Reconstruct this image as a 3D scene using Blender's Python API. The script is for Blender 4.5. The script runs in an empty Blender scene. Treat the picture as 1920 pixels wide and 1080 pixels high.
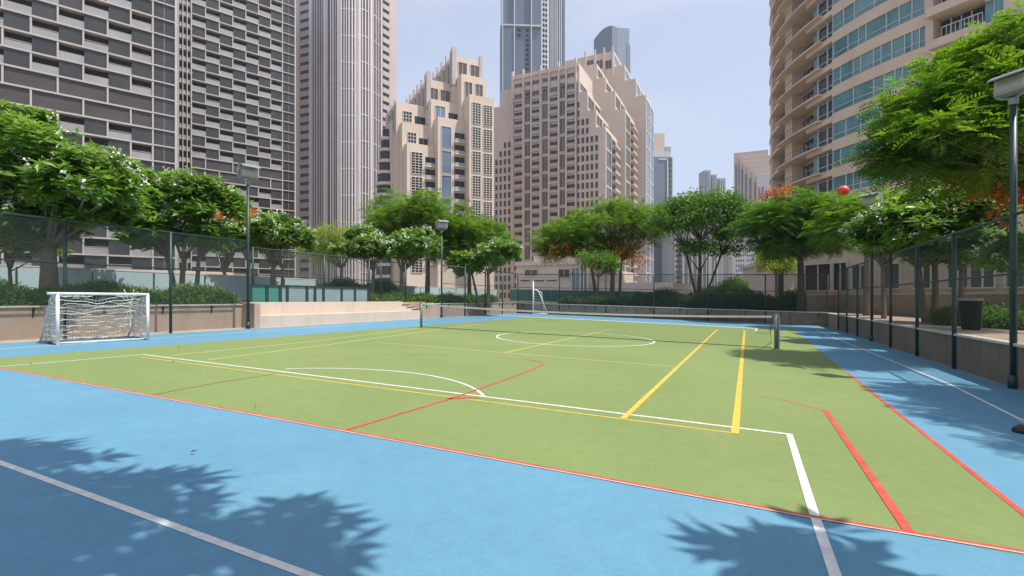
import bpy, math, random
import numpy as np
from mathutils import Vector
R = math.radians
scene = bpy.context.scene
COL = scene.collection
random.seed(7)

# ------------------------------------------------------------------ camera
F, YH, H, TILT = 926.0, 552.0, 1.55, 0.0227       # focal length in px of 1920, eye level row, eye height, cross fall of the court
cam_d = bpy.data.cameras.new('camera'); cam = bpy.data.objects.new('camera', cam_d); COL.objects.link(cam)
cam.location = (0, 0, H); cam.rotation_euler = (R(90), 0, 0)
cam_d.sensor_width = 36; cam_d.lens = F / 1920 * 36; cam_d.shift_y = (YH - 540) / 1920
cam_d.clip_start = 0.05; cam_d.clip_end = 6000
scene.camera = cam
# ------------------------------------------------------------------ sky and sun
SUN_EL, SUN_AZ = 63.0, 112.0                        # azimuth clockwise from +Y
w = bpy.data.worlds.new('World'); scene.world = w; w.use_nodes = True
nt = w.node_tree; nt.nodes.clear()
sky = nt.nodes.new('ShaderNodeTexSky'); sky.sky_type = 'NISHITA'; sky.sun_disc = False
sky.sun_elevation = R(SUN_EL); sky.sun_rotation = R(SUN_AZ)
sky.air_density = 1.0; sky.dust_density = 1.6; sky.ozone_density = 2.5; sky.altitude = 20
tc = nt.nodes.new('ShaderNodeTexCoord'); mp = nt.nodes.new('ShaderNodeMapping'); mp.inputs['Scale'].default_value = (1.2, 1.2, 4.5)
ns = nt.nodes.new('ShaderNodeTexNoise'); ns.inputs['Scale'].default_value = 1.7; ns.inputs['Detail'].default_value = 7; ns.inputs['Roughness'].default_value = .55
cr = nt.nodes.new('ShaderNodeMapRange'); cr.inputs[1].default_value = .46; cr.inputs[2].default_value = .78; cr.inputs[3].default_value = .60; cr.inputs[4].default_value = .92
mx = nt.nodes.new('ShaderNodeMixRGB'); mx.inputs['Color2'].default_value = (3.65, 3.95, 4.8, 1)
bg = nt.nodes.new('ShaderNodeBackground'); bg.inputs['Strength'].default_value = 0.125
wo = nt.nodes.new('ShaderNodeOutputWorld')
L = nt.links
L.new(tc.outputs['Generated'], mp.inputs[0]); L.new(mp.outputs[0], ns.inputs['Vector']); L.new(ns.outputs['Fac'], cr.inputs[0])
L.new(cr.outputs[0], mx.inputs['Fac']); L.new(sky.outputs[0], mx.inputs['Color1']); L.new(mx.outputs[0], bg.inputs[0]); L.new(bg.outputs[0], wo.inputs[0])
sd = bpy.data.lights.new('sun', 'SUN'); sd.energy = 3.7; sd.angle = R(.75); sd.color = (1, .95, .87)
so = bpy.data.objects.new('sun', sd); COL.objects.link(so)
ce = math.cos(R(SUN_EL)); SUNDIR = Vector((math.sin(R(SUN_AZ)) * ce, math.cos(R(SUN_AZ)) * ce, math.sin(R(SUN_EL))))
so.rotation_euler = (-SUNDIR).to_track_quat('-Z', 'Y').to_euler(); so.location = (30, -20, 60)
scene.view_settings.view_transform = 'Standard'; scene.view_settings.look = 'None'
scene.view_settings.exposure = 0.68; scene.view_settings.gamma = 1
scene.render.engine = 'CYCLES'
try:
    scene.cycles.transparent_max_bounces = 24; scene.cycles.max_bounces = 6
except Exception: pass

# ------------------------------------------------------------------ helpers
def gz(X, Y=0): return -TILT * X                    # the court and its terrace fall gently to the right
def G(x, y, dz=0.0):                                # pixel of the photograph -> point on the terrace plane raised by dz
    Y = F * (H - dz) / (y - YH - TILT * (x - 960)); X = (x - 960) / F * Y
    return Vector((X, Y, gz(X) + dz))
def PX(x, Y): return (x - 960) / F * Y
def ZA(y, Y): return H + (YH - y) / F * Y
CL = Vector((.5, 41.3)); U = Vector((.4305, .9026)); V = Vector((.9026, -.4305))
def C(a, b, dz=0.0):                                # court coordinates: a across (0 left fence), b along (0 back fence)
    p = CL + V * a + U * b
    return Vector((p.x, p.y, gz(p.x) + dz))
def on_line(px, P, D):                              # parameter where a ray through column px meets the line P + t D
    k = (px - 960) / F
    return (k * P[1] - P[0]) / (D[0] - k * D[1])

class MB:
    def __init__(s): s.v = []; s.f = []; s.m = []
    def add(s, vs, fs, m=0):
        n = len(s.v); s.v += [tuple(p) for p in vs]; s.f += [tuple(i + n for i in f) for f in fs]; s.m += [m] * len(fs); return s
    def hexa(s, b, t, m=0):                         # b, t: four points each, anticlockwise seen from above
        return s.add(list(b) + list(t), [(3, 2, 1, 0), (4, 5, 6, 7), (0, 1, 5, 4), (1, 2, 6, 5), (2, 3, 7, 6), (3, 0, 4, 7)], m)
    def box(s, x0, x1, y0, y1, z0, z1, m=0):
        return s.hexa([(x0, y0, z0), (x1, y0, z0), (x1, y1, z0), (x0, y1, z0)], [(x0, y0, z1), (x1, y0, z1), (x1, y1, z1), (x0, y1, z1)], m)
    def tube(s, pts, rad, n=8, m=0, cap=True):
        pts = [Vector(p) for p in pts]; k = len(pts)
        if not hasattr(rad, '__len__'): rad = [rad] * k
        vs = []; fs = []
        for i, p in enumerate(pts):
            d = (pts[min(i + 1, k - 1)] - pts[max(i - 1, 0)]).normalized()
            a = d.cross(Vector((0, 0, 1)) if abs(d.z) < .95 else Vector((1, 0, 0))).normalized(); b = d.cross(a)
            for j in range(n):
                t = 2 * math.pi * j / n; vs.append(p + (a * math.cos(t) + b * math.sin(t)) * rad[i])
        for i in range(k - 1):
            for j in range(n):
                fs.append((i * n + j, i * n + (j + 1) % n, (i + 1) * n + (j + 1) % n, (i + 1) * n + j))
        if cap: fs += [tuple(range(n))[::-1], tuple(range((k - 1) * n, k * n))]
        return s.add(vs, fs, m)
    def quads(s, Q, m=0):                           # numpy N x 4 x 3
        n = len(s.v); s.v += [tuple(p) for p in Q.reshape(-1, 3).tolist()]
        s.f += [(n + 4 * i, n + 4 * i + 1, n + 4 * i + 2, n + 4 * i + 3) for i in range(len(Q))]; s.m += [m] * len(Q); return s
    def prism(s, poly, z0, z1, m=0):                # poly: list of xy, z0/z1 number or list
        n = len(poly); g = lambda z, i: z[i] if hasattr(z, '__len__') else z
        vs = [(p[0], p[1], g(z0, i)) for i, p in enumerate(poly)] + [(p[0], p[1], g(z1, i)) for i, p in enumerate(poly)]
        return s.add(vs, [tuple(range(n))[::-1], tuple(range(n, 2 * n))] + [(i, (i + 1) % n, n + (i + 1) % n, n + i) for i in range(n)], m)

def obj(name, mb, mats, parent=None, smooth=False):
    off = parent.get('_base') if parent else None
    me = bpy.data.meshes.new(name)
    vs = mb.v
    if off is not None:
        a = np.array(vs, dtype=float).reshape(-1, 3) - np.array(off)
        vs = a.tolist()
    me.from_pydata(vs, [], mb.f); 
    if not isinstance(mats, (list, tuple)): mats = [mats]
    for m in mats: me.materials.append(m)
    if len(mats) > 1: me.polygons.foreach_set('material_index', mb.m)
    if smooth: me.polygons.foreach_set('use_smooth', [True] * len(me.polygons))
    me.update()
    o = bpy.data.objects.new(name, me); COL.objects.link(o)
    if parent:
        o.parent = parent
        if off is not None and parent.type == 'MESH': o['_base'] = list(off)
        elif off is not None: o['_base'] = list(off)
    return o
def thing(name, label, cat, loc, group=None):
    o = bpy.data.objects.new(name, None); COL.objects.link(o); o.location = loc; o.empty_display_size = .2
    o['_base'] = [float(c) for c in loc]; o['label'] = label; o['category'] = cat
    if group: o['group'] = group
    return o
def tag(o, label, cat, group=None):
    o['label'] = label; o['category'] = cat
    if group: o['group'] = group
    return o
def struct(name, mb, mats):
    o = obj(name, mb, mats); o['kind'] = 'structure'; return o

# ------------------------------------------------------------------ materials
def mat(name, c, rough=.7, var=.12, scale=3.0, bump=0.0, bscale=20, metal=0, spec=.5, island=0.0, c2=None, stain=None, grit=0.0):
    m = bpy.data.materials.new(name); m.use_nodes = True; t = m.node_tree; N = t.nodes; K = t.links
    b = N['Principled BSDF']; b.inputs['Roughness'].default_value = rough; b.inputs['Metallic'].default_value = metal
    b.inputs['Specular IOR Level'].default_value = spec
    tc = N.new('ShaderNodeTexCoord'); no = N.new('ShaderNodeTexNoise'); no.inputs['Scale'].default_value = scale; no.inputs['Detail'].default_value = 6
    K.new(tc.outputs['Object'], no.inputs['Vector'])
    mr = N.new('ShaderNodeMapRange'); mr.inputs[1].default_value = .3; mr.inputs[2].default_value = .7; K.new(no.outputs['Fac'], mr.inputs[0])
    mixc = N.new('ShaderNodeMixRGB'); K.new(mr.outputs[0], mixc.inputs['Fac'])
    mixc.inputs['Color1'].default_value = (*[x * (1 - var) for x in c], 1)
    mixc.inputs['Color2'].default_value = (*([min(1, x * (1 + var)) for x in c] if c2 is None else c2), 1)
    last = mixc.outputs[0]
    if stain:
        s2 = N.new('ShaderNodeTexNoise'); s2.inputs['Scale'].default_value = stain[1]; s2.inputs['Detail'].default_value = 5
        mp = N.new('ShaderNodeMapping'); mp.inputs['Scale'].default_value = stain[3] if len(stain) > 3 else (1, 1, 1)
        K.new(tc.outputs['Object'], mp.inputs[0]); K.new(mp.outputs[0], s2.inputs['Vector'])
        r2 = N.new('ShaderNodeMapRange'); r2.inputs[1].default_value = .52; r2.inputs[2].default_value = .75; r2.inputs[4].default_value = stain[2]
        K.new(s2.outputs['Fac'], r2.inputs[0]); m2 = N.new('ShaderNodeMixRGB'); K.new(r2.outputs[0], m2.inputs['Fac']); K.new(last, m2.inputs['Color1'])
        m2.inputs['Color2'].default_value = (*stain[0], 1); last = m2.outputs[0]
    if grit:
        n5 = N.new('ShaderNodeTexNoise'); n5.inputs['Scale'].default_value = 55; n5.inputs['Detail'].default_value = 3; n6 = N.new('ShaderNodeTexNoise'); n6.inputs['Scale'].default_value = 5.5; n6.inputs['Detail'].default_value = 8; n6.inputs['Roughness'].default_value = .7
        K.new(tc.outputs['Object'], n5.inputs['Vector']); K.new(tc.outputs['Object'], n6.inputs['Vector']); ad = N.new('ShaderNodeMath'); ad.operation = 'ADD'; K.new(n5.outputs['Fac'], ad.inputs[0]); K.new(n6.outputs['Fac'], ad.inputs[1])
        r5 = N.new('ShaderNodeMapRange'); r5.inputs[1].default_value = .7; r5.inputs[2].default_value = 1.3; r5.inputs[3].default_value = 1 - grit; r5.inputs[4].default_value = 1 + grit; K.new(ad.outputs[0], r5.inputs[0])
        h5 = N.new('ShaderNodeHueSaturation'); K.new(r5.outputs[0], h5.inputs['Value']); K.new(last, h5.inputs['Color']); last = h5.outputs[0]
    if island:
        g = N.new('ShaderNodeNewGeometry'); r3 = N.new('ShaderNodeMapRange'); r3.inputs[3].default_value = 1 - island; r3.inputs[4].default_value = 1 + island
        K.new(g.outputs['Random Per Island'], r3.inputs[0]); hs = N.new('ShaderNodeHueSaturation'); K.new(r3.outputs[0], hs.inputs['Value']); K.new(last, hs.inputs['Color']); last = hs.outputs[0]
    K.new(last, b.inputs['Base Color'])
    if bump:
        n3 = N.new('ShaderNodeTexNoise'); n3.inputs['Scale'].default_value = bscale; n3.inputs['Detail'].default_value = 4
        K.new(tc.outputs['Object'], n3.inputs['Vector']); bu = N.new('ShaderNodeBump'); bu.inputs['Strength'].default_value = bump; bu.inputs['Distance'].default_value = .02
        K.new(n3.outputs['Fac'], bu.inputs['Height']); K.new(bu.outputs[0], b.inputs['Normal'])
    return m
def leafmat(name, c, c2, trans=.35, rough=.45, clump=.9):
    m = mat(name, c, rough=rough, c2=c2, scale=clump, island=.35, spec=.4)
    t = m.node_tree; N = t.nodes; K = t.links; b = N['Principled BSDF']; out = N['Material Output']
    tr = N.new('ShaderNodeBsdfTranslucent'); ms = N.new('ShaderNodeMixShader'); ms.inputs[0].default_value = trans
    src = b.inputs['Base Color'].links[0].from_socket
    br = N.new('ShaderNodeMixRGB'); br.blend_type = 'MULTIPLY'; br.inputs[0].default_value = 1; br.inputs['Color2'].default_value = (1.6, 1.7, .6, 1); K.new(src, br.inputs['Color1'])
    K.new(br.outputs[0], tr.inputs[0]); K.new(b.outputs[0], ms.inputs[1]); K.new(tr.outputs[0], ms.inputs[2]); K.new(ms.outputs[0], out.inputs[0])
    return m
def meshmat(name, c, pitch, wire, coord='Object'):  # chain link / woven net: real openings cut by a procedural diamond pattern
    m = bpy.data.materials.new(name); m.use_nodes = True; t = m.node_tree; N = t.nodes; K = t.links; b = N['Principled BSDF']; out = N['Material Output']
    b.inputs['Base Color'].default_value = (*c, 1); b.inputs['Roughness'].default_value = .5
    uv = N.new('ShaderNodeUVMap'); uv.uv_map = 'UV'; sp = N.new('ShaderNodeSeparateXYZ'); K.new(uv.outputs[0], sp.inputs[0])
    def math_(op, a, b_=None):
        n = N.new('ShaderNodeMath'); n.operation = op
        for i, x in enumerate((a, b_)):
            if x is None: continue
            if isinstance(x, (int, float)): n.inputs[i].default_value = x
            else: K.new(x, n.inputs[i])
        return n.outputs[0]
    s1 = math_('ADD', sp.outputs[0], sp.outputs[1]); s2 = math_('SUBTRACT', sp.outputs[0], sp.outputs[1])
    res = []
    for q in (s1, s2):
        fr = math_('FRACT', math_('ADD', math_('DIVIDE', q, pitch), 1000.0)); res.append(math_('LESS_THAN', fr, wire / pitch))
    fac = math_('MAXIMUM', res[0], res[1])
    tp = N.new('ShaderNodeBsdfTransparent'); ms = N.new('ShaderNodeMixShader'); K.new(fac, ms.inputs[0]); K.new(tp.outputs[0], ms.inputs[1]); K.new(b.outputs[0], ms.inputs[2]); K.new(ms.outputs[0], out.inputs[0])
    return m
def glassmat(name, c, rough=.08, var=.15, scale=.15, metal=0.0, spec=.7, island=0.0):
    return mat(name, c, rough=rough, var=var, scale=scale, metal=metal, spec=spec, island=island)

M = {}
M['court_blue'] = mat('court_blue', (.110, .262, .372), .62, .07, .35, bump=.3, bscale=160, spec=.3, stain=((.155, .305, .39), .9, .45), grit=.10)
M['court_green'] = mat('court_green', (.182, .238, .085), .78, .07, .3, bump=.3, bscale=160, spec=.2, stain=((.225, .25, .092), .55, .45), grit=.10)
M['line_white'] = mat('line_white', (.66, .64, .60), .6, .08, 6, stain=((.36, .38, .36), 14, .6), grit=.12)
M['line_red'] = mat('line_red', (.50, .065, .045), .6, .18, 5, stain=((.36, .17, .09), 8, .5), grit=.15)
M['line_pink'] = mat('line_pink', (.56, .42, .38), .6, .1, 5)
M['line_faint_red'] = mat('line_faint_red', (.42, .17, .065), .65, .25, 1.2, c2=(.27, .25, .085))
M['line_yellow'] = mat('line_yellow', (.62, .40, .05), .6, .12, 5, stain=((.45, .36, .08), 9, .4), grit=.12)
M['line_faint_yellow'] = mat('line_faint_yellow', (.38, .36, .09), .65, .1, 3)
M['apron'] = mat('apron', (.46, .36, .28), .9, .15, 3, bump=.3)
M['deck'] = mat('deck', (.36, .26, .20), .9, .15, 1.2, bump=.3, stain=((.2, .14, .10), 2, .6))
M['soil'] = mat('soil', (.13, .09, .05), .95, .3, 4, bump=.6)
M['city'] = mat('city', (.30, .28, .25), .95, .2, .02)
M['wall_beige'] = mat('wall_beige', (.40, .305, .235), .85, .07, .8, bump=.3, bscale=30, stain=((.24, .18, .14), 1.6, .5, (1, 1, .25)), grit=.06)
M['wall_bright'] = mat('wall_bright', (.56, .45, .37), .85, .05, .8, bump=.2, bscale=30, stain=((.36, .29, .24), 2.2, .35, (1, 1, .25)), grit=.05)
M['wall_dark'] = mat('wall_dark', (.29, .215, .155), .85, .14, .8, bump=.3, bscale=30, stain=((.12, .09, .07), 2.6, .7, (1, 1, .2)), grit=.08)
M['cap'] = mat('cap', (.50, .46, .40), .8, .1, 3)
M['post'] = mat('post', (.018, .045, .038), .45, .15, 8, spec=.5)
M['post_grey'] = mat('post_grey', (.16, .19, .19), .45, .15, 8)
M['chain'] = meshmat('chain', (.05, .07, .065), .065, .0068)
M['chain_dense'] = meshmat('chain_dense', (.04, .055, .05), .065, .0095)
M['netmesh'] = meshmat('netmesh', (.035, .04, .03), .045, .0028)
M['white_metal'] = mat('white_metal', (.70, .70, .66), .45, .06, 6, stain=((.42, .38, .32), 9, .4))
M['net_cord'] = mat('net_cord', (.62, .60, .56), .8, .1, 8)
M['net_cord_dark'] = mat('net_cord_dark', (.02, .02, .02), .8, .1, 8)
M['tape'] = mat('tape', (.75, .68, .58), .7, .08, 4)
M['black'] = mat('black', (.015, .015, .015), .5, .2, 6)
M['lamp_grey'] = mat('lamp_grey', (.24, .25, .24), .5, .12, 5, bump=.1)
M['lamp_glass'] = glassmat('lamp_glass', (.35, .31, .27), .2)
M['teal_panel'] = glassmat('teal_panel', (.05, .20, .17), .25, .08, 1)
M['pale_panel'] = glassmat('pale_panel', (.21, .28, .29), .25, .08, 1)
M['blue_glass_rail'] = glassmat('blue_glass_rail', (.42, .55, .58), .2, .1, .4)
M['bark'] = mat('bark', (.19, .14, .10), .9, .25, 9, bump=.6, bscale=25)
M['bark_dark'] = mat('bark_dark', (.085, .06, .042), .9, .25, 9, bump=.6, bscale=25)
M['leaf_plum'] = leafmat('leaf_plum', (.06, .15, .022), (.20, .33, .055), .42, .36, 1.0)
M['leaf_feather'] = leafmat('leaf_feather', (.055, .15, .015), (.17, .27, .03), .45, .5, .9)
M['leaf_dark'] = leafmat('leaf_dark', (.05, .14, .022), (.15, .27, .04), .4, .5, .9)
M['leaf_yellow'] = leafmat('leaf_yellow', (.17, .25, .03), (.26, .33, .05), .45, .5, .5)
M['leaf_orange'] = leafmat('leaf_orange', (.55, .12, .03), (.50, .20, .05), .3, .6, .8)
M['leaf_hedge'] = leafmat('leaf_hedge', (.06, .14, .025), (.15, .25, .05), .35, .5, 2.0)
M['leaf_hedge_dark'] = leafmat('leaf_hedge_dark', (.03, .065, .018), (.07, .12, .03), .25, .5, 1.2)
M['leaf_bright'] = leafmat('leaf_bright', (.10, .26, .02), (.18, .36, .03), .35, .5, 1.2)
M['hedge_core'] = mat('hedge_core', (.03, .05, .015), .95, .3, 6, bump=.8, bscale=15)
M['flower'] = mat('flower', (.72, .71, .58), .6, .05, 8)
M['red_ball'] = mat('red_ball', (.72, .07, .04), .4, .1, 5)
M['bin_dark'] = mat('bin_dark', (.010, .009, .009), .7, .3, 8, spec=.15)
M['bin_rim'] = mat('bin_rim', (.30, .30, .29), .45, .1, 8)
# buildings
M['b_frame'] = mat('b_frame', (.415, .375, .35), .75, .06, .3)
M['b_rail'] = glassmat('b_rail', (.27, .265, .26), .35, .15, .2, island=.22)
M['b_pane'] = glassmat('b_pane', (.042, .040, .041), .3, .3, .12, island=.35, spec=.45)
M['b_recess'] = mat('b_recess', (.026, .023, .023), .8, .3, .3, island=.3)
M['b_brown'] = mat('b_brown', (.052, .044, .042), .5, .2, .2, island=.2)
M['t2_wall'] = mat('t2_wall', (.48, .39, .345), .8, .05, .1)
M['t2_glass'] = glassmat('t2_glass', (.125, .11, .125), .15, .3, .08, island=.12)
M['t2_fin'] = mat('t2_fin', (.60, .545, .54), .5, .05, .2)
M['t2_slot'] = mat('t2_slot', (.10, .08, .075), .7, .2, .3)
M['stone'] = mat('stone', (.61, .50, .41), .85, .05, .08, stain=((.48, .385, .31), .12, .35), grit=.05)
M['stone_pink'] = mat('stone_pink', (.59, .485, .415), .85, .05, .08, stain=((.47, .38, .32), .10, .35), grit=.05)
M['w_dark'] = glassmat('w_dark', (.03, .03, .032), .2, .3, .3, island=.5, spec=.5)
M['w_blue'] = glassmat('w_blue', (.13, .185, .25), .15, .2, .2, island=.2)
M['w_grey'] = glassmat('w_grey', (.085, .09, .09), .2, .3, .2, island=.45, spec=.5)
M['w_white'] = mat('w_white', (.60, .56, .50), .6, .05, .5)
M['far_blue'] = glassmat('far_blue', (.135, .16, .205), .2, .1, .02)
M['far_blue2'] = glassmat('far_blue2', (.18, .205, .25), .25, .08, .02)
M['far_white'] = mat('far_white', (.52, .52, .53), .7, .05, .05)
M['far_grey'] = mat('far_grey', (.33, .33, .345), .7, .06, .05)
M['far_cream'] = mat('far_cream', (.56, .47, .40), .8, .05, .05)
M['r_wall'] = mat('r_wall', (.60, .475, .365), .85, .05, .15, stain=((.46, .34, .25), .5, .45, (1, 1, .3)), grit=.05)
M['r_glass'] = glassmat('r_glass', (.085, .215, .225), .12, .3, .35, island=.35)
M['r_dark'] = glassmat('r_dark', (.03, .04, .055), .12, .3, .4, island=.4)
M['r_mull'] = mat('r_mull', (.45, .49, .50), .4, .05, 1)
M['r_rail'] = mat('r_rail', (.16, .17, .16), .5, .1, 1)
M['r_curtain'] = glassmat('r_curtain', (.12, .25, .255), .25, .15, .8, island=.3)
M['step_shade'] = mat('step_shade', (.16, .09, .07), .8, .15, 4)  # dark brown standing in for shade on the small steps
# ------------------------------------------------------------------ ground, court and its lines
RW = 21.85                                          # width between side fences
mb = MB(); mb.add([(-1550, -550, -14), (1550, -550, -14), (1550, 1550, -14), (-1550, 1550, -14)], [(0, 1, 2, 3)])
struct('city_ground', mb, M['city'])
def sheet(pts, dz=0.0, mb=None):
    mb = mb or MB(); mb.add([(p[0], p[1], gz(p[0]) + dz) for p in pts], [tuple(range(len(pts)))]); return mb
court = struct('sports_court', sheet([C(-.75, -55), C(RW, -55), C(RW, -1.0), C(-.75, 0)]), M['apron'])
blue = obj('blue_surround', sheet([C(0.02, -54), C(RW - .02, -54), C(RW - .02, -1.0), C(.02, -.02)], .002), M['court_blue'], court)
def inter(a, b, c, d):
    a, b, c, d = [Vector((p[0], p[1])) for p in (a, b, c, d)]; r = b - a; s = d - c
    t = ((c - a).x * s.y - (c - a).y * s.x) / (r.x * s.y - r.y * s.x); return a + r * t
nearL = (G(0, 690), G(1500, 965)); leftL = (G(0, 671), G(480, 634.5)); rightL = (G(1590, 700), G(1900, 949)); farL = (G(1000, 594.8), G(1419, 615))
c1 = inter(*nearL, *leftL); c2 = inter(*nearL, *rightL); c3 = inter(*farL, *rightL); c4 = inter(*farL, *leftL)
obj('green_play_area', sheet([c1, c2, c3, c4], .0035), M['court_green'], court)
def line(pts, wd, mt, dz, closed=False, off=0.0):
    dz = .005 + (dz - .012) * .25
    pts = [Vector((p[0], p[1])) for p in pts]; n = len(pts); Lp = []; Rp = []
    for i in range(n):
        if closed: d = (pts[(i + 1) % n] - pts[i - 1]).normalized()
        else: d = (pts[min(i + 1, n - 1)] - pts[max(i - 1, 0)]).normalized()
        s = 1.0
        if 0 < i < n - 1:
            e = (pts[i + 1] - pts[i]).normalized(); s = 1 / max(.5, abs(d.dot(e)))
        q = Vector((-d.y, d.x))
        Lp.append(pts[i] + q * (off + wd / 2) * s); Rp.append(pts[i] + q * (off - wd / 2) * s)
    vs = [(p.x, p.y, gz(p.x) + dz) for p in Lp + Rp]; k = n if closed else n - 1
    m_ = MB(); m_.add(vs, [(n + i, n + (i + 1) % n, (i + 1) % n, i) for i in range(k)])
    return obj('court_line', m_, mt, court)
def circ3(a, b, c):
    a, b, c = [Vector((p[0], p[1])) for p in (a, b, c)]
    d = 2 * (a.x * (b.y - c.y) + b.x * (c.y - a.y) + c.x * (a.y - b.y))
    ux = (a.length_squared * (b.y - c.y) + b.length_squared * (c.y - a.y) + c.length_squared * (a.y - b.y)) / d
    uy = (a.length_squared * (c.x - b.x) + b.length_squared * (a.x - c.x) + c.length_squared * (b.x - a.x)) / d
    return Vector((ux, uy)), (a - Vector((ux, uy))).length
def gl(*p): return [G(*q) for q in p]
def ext(P, Q, t0, t1): return [P + (Q - P) * t0, P + (Q - P) * t1]
W, RD, YL = M['line_white'], M['line_red'], M['line_yellow']
line(gl((-120, 698), (0, 688), (271, 665)), .05, W, .020)                 # far left side of the doubles court
line(gl((268, 665), (1482, 815)), .055, W, .014)
line(gl((1480, 814.2), (1524, 957), (1566, 1080), (1600, 1180)), .066, W, .021)
line(ext(G(0, 868), G(580, 1080), -.5, 1.5), .055, W, .012)
line(gl((-80, 658), (0, 655), (465, 622.5), (700, 607)), .05, W, .012)
line(gl((1530, 619), (1568, 635), (1779, 720), (1920, 790), (2100, 880)), .05, W, .012)
line(gl((940, 591.6), (1200, 604.4), (1419, 616.0)), .42, W, .016)
line(gl((1419, 615.5), (1417, 620.5)), .08, W, .020)
cc, cr_ = circ3(G(535, 692), G(790, 702), G(908, 745))
a0 = math.atan2(*(Vector(G(535, 692)[:2]) - cc).yx); a1 = math.atan2(*(Vector(G(908, 745)[:2]) - cc).yx)
if a1 > a0: a1 -= 2 * math.pi
am = math.atan2(*(Vector(G(790, 702)[:2]) - cc).yx)
if not (a1 < am < a0) and not (a1 < am - 2 * math.pi < a0): a1 += 2 * math.pi
line([cc + Vector((math.cos(a0 + (a1 - a0) * i / 40), math.sin(a0 + (a1 - a0) * i / 40))) * cr_ for i in range(41)], .05, W, .016)
cc2, r2_ = circ3(G(932, 630), G(1224, 638.5), G(1085, 649))
line([cc2 + Vector((math.cos(i / 64 * 2 * math.pi), math.sin(i / 64 * 2 * math.pi))) * r2_ for i in range(64)], .07, W, .016, closed=True)
line(gl((1168, 786), (1345, 618)), .075, YL, .024)
line(gl((1378, 814), (1396, 620)), .085, YL, .024)
line(gl((265, 670), (1170, 786.5), (1384, 813.5)), .04, YL, .012)
FY = M['line_faint_yellow']
line(gl((325, 666), (560, 643), (815, 612)), .09, FY, .012)
line(gl((390, 675), (600, 648.5), (905, 607)), .09, FY, .012)
line(gl((700, 641.5), (1265, 688)), .075, FY, .0145)
line(gl((945, 662), (1150, 617)), .09, FY, .014)
nb = gl((-150, 663), (0, 690.5), (650, 808.5), (1500, 965.5), (1920, 1035.5), (2150, 1074))
line(nb, .04, RD, .024)
line(nb, .02, M['line_pink'], .024, off=-.031)
line(gl((1590, 700), (1750, 828), (1920, 965), (2050, 1069)), .05, RD, .020)
line(gl((1478, 617), (1590, 700)), .02, M['line_faint_red'], .020)
line(gl((650, 807), (855, 745), (960, 708), (1008, 689), (1020, 683), (1014, 679), (985, 674)), .045, RD, .028)
line(gl((1018, 684), (1016, 680), (1000, 676), (900, 667), (760, 664), (640, 673), (525, 699)), .045, M['line_faint_red'], .012)
line(gl((838, 748), (900, 746)), .10, RD, .028)
line(gl((288, 740), (400, 719), (522, 700)), .05, M['line_faint_red'], .028)
line(gl((1704, 998), (1548, 770)), .066, RD, .028)
line(gl((1550, 772), (1500, 758), (1460, 749)), .04, RD, .012)
line(gl((1462, 749.5), (1405, 738)), .04, M['line_faint_red'], .012)
for x, y in ((560, 660), (655, 678), (560, 672)):
    pass
# ------------------------------------------------------------------ terrace around the court
DK = .88
def slab(pts, dz, name, m, base=-14):
    P = [(p[0], p[1]) for p in pts]; mb = MB(); mb.prism(P, base, [gz(p[0]) + dz for p in P]); return struct(name, mb, m)
WL = -.75                                            # face of the left planter wall
slab([C(-9.5, -56), C(WL - .22, -56), C(WL - .22, -24.0), C(-9.5, -24.0)], DK - .12, 'planter_soil', M['soil'])
slab([C(-9.5, -24.0), C(-1.9, -24.0), C(-1.9, 22), C(-9.5, 22)], DK - .1, 'garden_soil', M['soil'])
slab([C(-1.9, .22), C(30, -1.1), C(30, 22), C(-1.9, 22)], DK - .12, 'garden_bed', M['soil'])
slab([C(RW + .22, -56), C(RW + 4.0, -56), C(RW + 4.0, -1.35), C(RW + .22, -1.35)], DK - .02, 'walkway', M['deck'])
slab([C(RW + 4.0, -56), C(RW + 30, -56), C(RW + 30, -2.4), C(RW + 4.0, -1.35)], DK - .06, 'planting_bed', M['soil'])
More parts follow.
